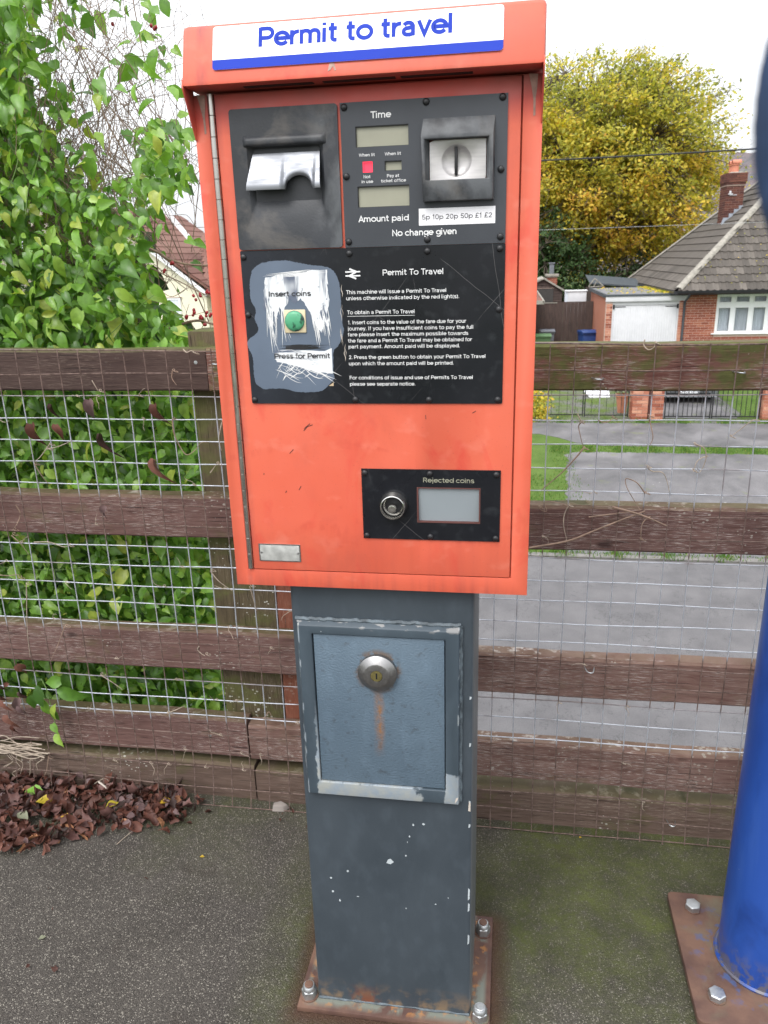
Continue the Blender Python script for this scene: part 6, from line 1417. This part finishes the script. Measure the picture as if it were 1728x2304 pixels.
t = thing('garden_shrub', 'yellowing leafy shrub growing at the footpath edge beside the machine', 'shrub')
it3=[(0,place(None,Vector((.93+random.gauss(0,.13),18.1+random.gauss(0,.12),G+abs(random.gauss(.3,.28)))),(random.gauss(0,1),-1,random.gauss(.5,1)),random.uniform(-3,3),random.uniform(.8,1.7)),random.random()*.9+.05) for _ in range(420)]
cloud([leafmesh('l',.06,.4,.3,.3,.5,'autumn_leaf')], it3, m['autumn_leaf'], t, 'foliage')
t = thing('white_board', 'flat white board lying on the mossy yard behind the thin iron gate', 'board'); obj('board', MB().add([(2.3,21.6,G+.16),(3.0,21.6,G+.16),(3.0,21.3,G+.02),(2.45,21.3,G+.02),(2.3,21.6,G+.13),(3.0,21.6,G+.13),(3.0,21.3,G+.0),(2.45,21.3,G+.0)],[(0,1,2,3),(3,2,6,7),(7,6,5,4),(0,3,7,4),(1,5,6,2)]), m['white_board'], t)
CA = thing('parked_car', 'dark car parked nose out on the drive behind the black iron gate', 'car')
def carbody():
    # half profile stations along Y from nose: (y, z_low, z_belt, z_top, halfwidth)
    st=[(20.42,-2.24,-2.02,-1.96,.66),(20.50,-2.30,-1.90,-1.84,.80),(20.75,-2.32,-1.80,-1.74,.86),(21.4,-2.32,-1.72,-1.64,.88),(21.75,-2.32,-1.70,-1.62,.88),(22.4,-2.32,-1.68,-1.36,.88),(23.0,-2.32,-1.67,-1.32,.88),(23.7,-2.32,-1.66,-1.36,.88),(24.3,-2.32,-1.68,-1.60,.87),(24.6,-2.25,-1.78,-1.74,.80)]
    v=[];f=[]
    for (y,zl,zb,zt,hw) in st:
        tw = hw*(.72 if zt>-1.4 else .94)
        for s_ in ((-hw*.96,zl),(-hw,(zl+zb)/2),(-hw*.98,zb),(-tw,zt),(0,zt+.02),(tw,zt),(hw*.98,zb),(hw,(zl+zb)/2),(hw*.96,zl)): v.append((4.89+s_[0],y,s_[1]))
    n_=9
    for i in range(len(st)-1):
        for k in range(n_-1): f.append((i*n_+k,(i+1)*n_+k,(i+1)*n_+k+1,i*n_+k+1))
        f.append((i*n_+n_-1,(i+1)*n_+n_-1,(i+1)*n_,i*n_))
    f.append(tuple(range(n_))); f.append(tuple(range((len(st)-1)*n_+n_-1,(len(st)-1)*n_-1,-1))); return MB().add(v,f)
bd = obj('body', carbody(), m['car_black'], CA, smooth=True)
obj('bumper', MB().add([(4.12,20.52,-2.325),(5.66,20.52,-2.325),(5.66,20.40,-2.16),(5.3,20.34,-2.16),(4.5,20.34,-2.16),(4.12,20.40,-2.16),(4.25,20.42,-2.31),(5.55,20.42,-2.31)],[(0,6,5),(6,7,3,4),(4,5,6),(7,1,2),(2,3,7)]), m['car_silver'], CA)
box('grille', m['void'], (4.35,5.45,20.335,20.40,-2.29,-2.205), CA); box('lower_lip', m['car_silver'], (4.2,5.6,20.32,20.42,-2.318,-2.29), CA, bevel=.008); box('headlight', m['glass'], (4.15,4.50,20.40,20.46,-2.03,-1.92), CA); box('headlight', m['glass'], (5.28,5.63,20.40,20.46,-2.03,-1.92), CA)
np_ = box('number_plate', m['sign_white'], (4.63,5.15,20.315,20.334,-2.21,-2.095), CA); lettering('OP02 UFN', 4.66,5.12,-2.195,.08,20.312,m['print_black'],np_,.02)
obj('windscreen', MB().add([(4.25,21.80,-1.585),(5.53,21.80,-1.585),(5.48,22.37,-1.335),(4.30,22.37,-1.335)],[(0,1,2,3)]), m['car_glass'], CA)
for s_ in (4.10,5.55):
    for y in (21.1,23.8): 
        wv = MB().lathe([(.30,-.09),(.31,0),(.30,.09)],(0,0,0),'-Y',20); wv.v=[(s_+.06+y_,y+x_,G+.32+z_) for x_,y_,z_ in wv.v]; wo_=obj('wheel', wv, m['rubber_black'], CA)

# ------------------------------------------------------------------ overhead cables
for a,b,r_,lab in (((-4,16,3.2),(9.5,16,3.30),.016,'black overhead cable crossing in front of the autumn tree'),((-4,20,1.99),(6.4,20,1.985),.0035,'thin pale lower cable crossing in front of the autumn tree')):
    P_=[(a[0]+(b[0]-a[0])*t, a[1], a[2]+(b[2]-a[2])*t-.16*4*t*(1-t)*(r_/.016)*.5) for t in np.linspace(0,1,24)]
    tag(obj('overhead_cable', MB().tube(P_, r_, 6), m['cable_black' if r_>.01 else 'zinc']), lab, 'cable')

# ------------------------------------------------------------------ trees
def quads(C, size, tint, flat_=.5):
    n_=len(C); nn=rng.normal(size=(n_,3))*.8+np.array([0,-.45,.9]); nn/=np.linalg.norm(nn,axis=1)[:,None]; d1=rng.normal(size=(n_,3)); d1-=(d1*nn).sum(1)[:,None]*nn; d1/=np.linalg.norm(d1,axis=1)[:,None]; d2=np.cross(nn,d1); d2-= (d2*d1).sum(1)[:,None]*d1; d2/=np.linalg.norm(d2,axis=1)[:,None]
    a=d1*size[:,None]; b=d2*size[:,None]*.6
    V=np.stack([C-a,C-b*.9+a*.1,C+a,C+b*.9+a*.1],1).reshape(-1,3); return V, tint
def leafcloud(name, C, size, tint, mat, parent):
    V,t=quads(C,size,tint); n_=len(C); me=bpy.data.meshes.new(name); me.vertices.add(n_*4); me.vertices.foreach_set('co',V.ravel().astype(np.float32)); me.loops.add(n_*4); me.loops.foreach_set('vertex_index',np.arange(n_*4,dtype=np.int32))
    me.polygons.add(n_); me.polygons.foreach_set('loop_start',(np.arange(n_)*4).astype(np.int32)); me.update(calc_edges=True); at=me.attributes.new('tint','FLOAT','FACE'); at.data.foreach_set('value',tint.astype(np.float32))
    return link(name, me, mat, parent, kind='stuff')
def tree(label, cat, base, cen, rad, ncl, per, lsz, mat, tfun, trunk_r, clr=.55, group=None, name='autumn_tree', forks=7, shape=None):
    T=thing(name,label,cat,group,base); T.location=(0,0,0); b0=Vector(base); c0=Vector(cen); tb=MB(); lm=MB()
    fork=Vector((b0.x*.6+c0.x*.4, b0.y, b0.z+(c0.z-b0.z)*.42)); tb.tube(ctrl([b0,b0.lerp(fork,.5)+Vector((.1,0,0)),fork],5),trunk_r,10,r2=trunk_r*.8)
    C=[];SZ=[];TT=[]; limbs=[]
    for k in range(forks):
        a=2*math.pi*k/forks+random.uniform(-.3,.3); el=random.uniform(.25,1.2); e=c0+Vector((math.cos(a)*rad[0]*.5*math.cos(el),math.sin(a)*rad[1]*.5*math.cos(el),rad[2]*random.uniform(-.15,.55))); mid=fork.lerp(e,.5)+Vector((random.gauss(0,.2),random.gauss(0,.2),random.gauss(.3,.2)))
        tb.tube(ctrl([fork-Vector((0,0,.2)),mid,e],6),trunk_r*.45,7,r2=trunk_r*.14); limbs+= [mid,e,mid.lerp(e,.5)]
        for _q in range(4):
            w_=mid.lerp(e,random.uniform(.3,1)); e2=w_+Vector((random.gauss(0,rad[0]*.22),random.gauss(0,rad[1]*.2),abs(random.gauss(.25,.2))*rad[2])); tb.tube(ctrl([w_,w_.lerp(e2,.5)+Vector((.1,.1,.15)),e2],4),trunk_r*.16,5,r2=trunk_r*.05); limbs += [e2,w_.lerp(e2,.5)]
    n_=0
    while n_<ncl:
        d=Vector((random.gauss(0,1),random.gauss(0,1),random.gauss(0,1))).normalized(); rr=random.random()**.42; lump=1+.05*math.sin(d.x*5+1.3)*math.cos(d.z*6)+.03*math.sin(d.z*11+d.x*9)
        if d.z<-.55: rr*=.9
        p=c0+Vector((d.x*rad[0],d.y*rad[1],d.z*rad[2]))*rr*lump
        if shape and not shape(p): continue
        n_+=1; s=clr*random.uniform(.55,1.3); k=int(per*random.uniform(.5,1.4)*(1 if rr<.9 else .55)); q=rng.normal(size=(k,3))*s*np.array([.62,.62,.40]); C.append(q+np.array(p)); SZ.append(lsz*rng.uniform(.6,1.3,k)); tv=tfun(p); TT.append(np.clip(tv+rng.normal(size=k)*.16,0,1))
        l=min(limbs,key=lambda x:(x-p).length); pp=p+d*s*.9; lm.tube(ctrl([l,l.lerp(p,.55)+Vector((random.gauss(0,.15),random.gauss(0,.15),random.gauss(.1,.12))),pp],3),.028,4,r2=.008)
        for _k in range(2): lm.tube([p,p+(d+Vector((random.gauss(0,.6),random.gauss(0,.6),random.gauss(.3,.5)))).normalized()*s*1.5],.010,3,r2=.004)
    obj('trunk', tb, m['bark'], T, smooth=True); obj('branches', lm, m['bark'], T, kind='stuff'); leafcloud('crown', np.concatenate(C), np.concatenate(SZ), np.concatenate(TT), m[mat], T); return T
def at_(p):  # golden low down, olive and browner higher
    return .78-.36*min(1,max(0,(p.z-1)/7))+.13*math.sin(p.x*1.7+p.z*2.3)+.08*math.sin(p.z*3.1-p.x)
tree('large golden and olive leaved autumn tree towering behind the garage','tree',(4.15,42,G),(4.3,42.5,5.2),(6.7,5.6,5.35),1900,70,.10,'autumn_leaf',at_,.42,.62)
DT='dark green evergreens behind the gardens'
tree('dark evergreen tree behind the small brick chimney and shed','tree',(1.6,39,G),(1.6,39,.6),(2.5,2,3.0),200,60,.10,'dark_leaf',lambda p:.45+.3*random.random(),.2,.5,DT,'dark_tree',4)
tree('dark shadowed bush low behind the garage roof and under the autumn tree','bush',(6.2,40,G),(6.2,40.5,-.4),(2.6,1.8,1.9),110,55,.10,'dark_leaf',lambda p:.3+.3*random.random(),.15,.5,DT,'dark_bush',3)
tree('dark green conifer clump beside the cream house roof','tree',(-11.2,44,G),(-11.2,44,1.6),(1.6,1.6,3.1),110,60,.12,'dark_leaf',lambda p:.4+.3*random.random(),.2,.5,DT,'dark_tree',4)
tree('brownish thinning tree beyond the cream house roof','tree',(-14.5,55,G),(-14,55,2.2),(5.5,2,3.6),220,50,.16,'autumn_leaf',lambda p:.25+.2*random.random(),.2,.8,None,'thin_tree',4)

# ------------------------------------------------------------------ cream house on the left
CHs = thing('cream_house', 'cream rendered gabled house with red brown tiled roof behind the climber at the left', 'house')
gx,gz = -16.2,3.50; er,ez=-12.05,.09
obj('wall', MB().prism([(gx-4.15,G),(er,G),(er,ez),(gx,gz),(gx-4.15,ez)],30,38), m['cream_render'], CHs)
box('wall', m['cream_render'], (er+.001,-9.0,30.4,37,G,.12), CHs)
sd_=(gz-ez)/(er-gx)
obj('bargeboard', MB().prism([(gx,gz-.02),(er+.1,ez-.02+sd_*.1*1),(er+.1,ez+.15+sd_*.1),(gx,gz+.17)],29.75,29.80), m['upvc'], CHs)
obj('bargeboard', MB().prism([(gx,gz-.02),(gx,gz+.17),(2*gx-er-.1,ez+.15),(2*gx-er-.1,ez-.02)],29.75,29.80), m['upvc'], CHs)
for s_ in (1,-1):
    v=[(gx,29.8,gz+.17),(gx+s_*(er-gx+.25),29.8,ez+.17+sd_*.25),(gx+s_*(er-gx+.25),38.2,ez+.17+sd_*.25),(gx,38.2,gz+.17)]; f=(0,1,2,3)
    obj('roof_slope', MB().add(v+[(x,y,z-.12) for x,y,z in v],[(0,1,2,3),(4,5,6,7),(0,1,5,4),(1,2,6,5),(2,3,7,6)]), m['red_tile'], CHs)
for k in range(12):   # tile courses on the visible slope
    t0=k/12; x_=gx+(er-gx+.25)*t0; z_=gz+.17+(ez-gz+sd_*.25)*t0; dx=(er-gx+.25)/12; dz=(ez-gz+sd_*.25)/12
    obj('tile_course', MB().add([(x_,29.79,z_+.015),(x_+dx,29.79,z_+dz+.05),(x_+dx,38.2,z_+dz+.05),(x_,38.2,z_+.015),(x_+dx,29.79,z_+dz+.01),(x_+dx,38.2,z_+dz+.01)],[(0,1,2,3),(1,4,5,2)]), m['red_tile'], CHs)
# cross wing facing us at the right
obj('wing_roof', MB().add([(-13.4,33.5,2.0),(-8.6,33.5,2.9),(-8.6,30.1,.20),(-11.9,30.1,.20)],[(0,3,2,1)]), m['red_tile'], CHs)
TR = tile_mesh(.30,.34); TR.materials[0]=m['red_tile']; Mw=slopeM(Vector((-12.1,29.95,.14)),(1,0,0),(0,1,.80))
for r_ in range(11):
    for k in range(11):
        u=k*.30; vv=r_*.34
        if u > 3.1: continue
        if u < -(.0)+vv*.0: continue
        inst('roof_tile', TR, CHs, Mw@Matrix.Translation((u-vv*.30+.0,vv,.03)))
wn = obj('window', MB().plate(-13.80,-13.17,-1.30,.10,[(-13.68,-13.25,-.22,.02),(-13.68,-13.25,-1.2,-.36)],29.955,29.995), m['upvc'], CHs)
box('pane', m['curtain'], (-13.69,-13.24,29.975,29.99,-.23,.03), wn); box('pane', m['curtain'], (-13.69,-13.24,29.975,29.99,-1.21,-.35), wn); box('window_head', m['mortar'], (-13.86,-13.1,29.93,29.998,.105,.13), CHs)
# steeper white verge of the higher gable behind
obj('verge', MB().prism([(-15.9,5.3),(-13.25,2.2),(-13.05,2.25),(-15.75,5.5)],31.9,31.98), m['upvc'], CHs)

# ------------------------------------------------------------------ wooded hill on the horizon
def hill():
    nx,ny=150,30; v=[];f=[]
    for j in range(ny+1):
        for i in range(nx+1):
            x=-420+i*6.2; y=170+j*14; t=j/ny; u=(x)/300
            H_=(24*math.exp(-((x+60)/170)**2)+43*math.exp(-((x-150)/150)**2)+24*math.exp(-((x-420)/160)**2)); z=G+H_*math.sin(min(1,t*1.25)*math.pi/2)+ (1.6*math.sin(x*.21+j)+1.3*math.sin(x*.53+j*2.1)+random.uniform(-1.0,1.0))*min(1,t*3)
            v.append((x,y,z))
    for j in range(ny):
        for i in range(nx): a=j*(nx+1)+i; f.append((a,a+1,a+nx+2,a+nx+1))
    return MB().add(v,f)
obj('hill', hill(), m['hill'], kind='structure', smooth=True)
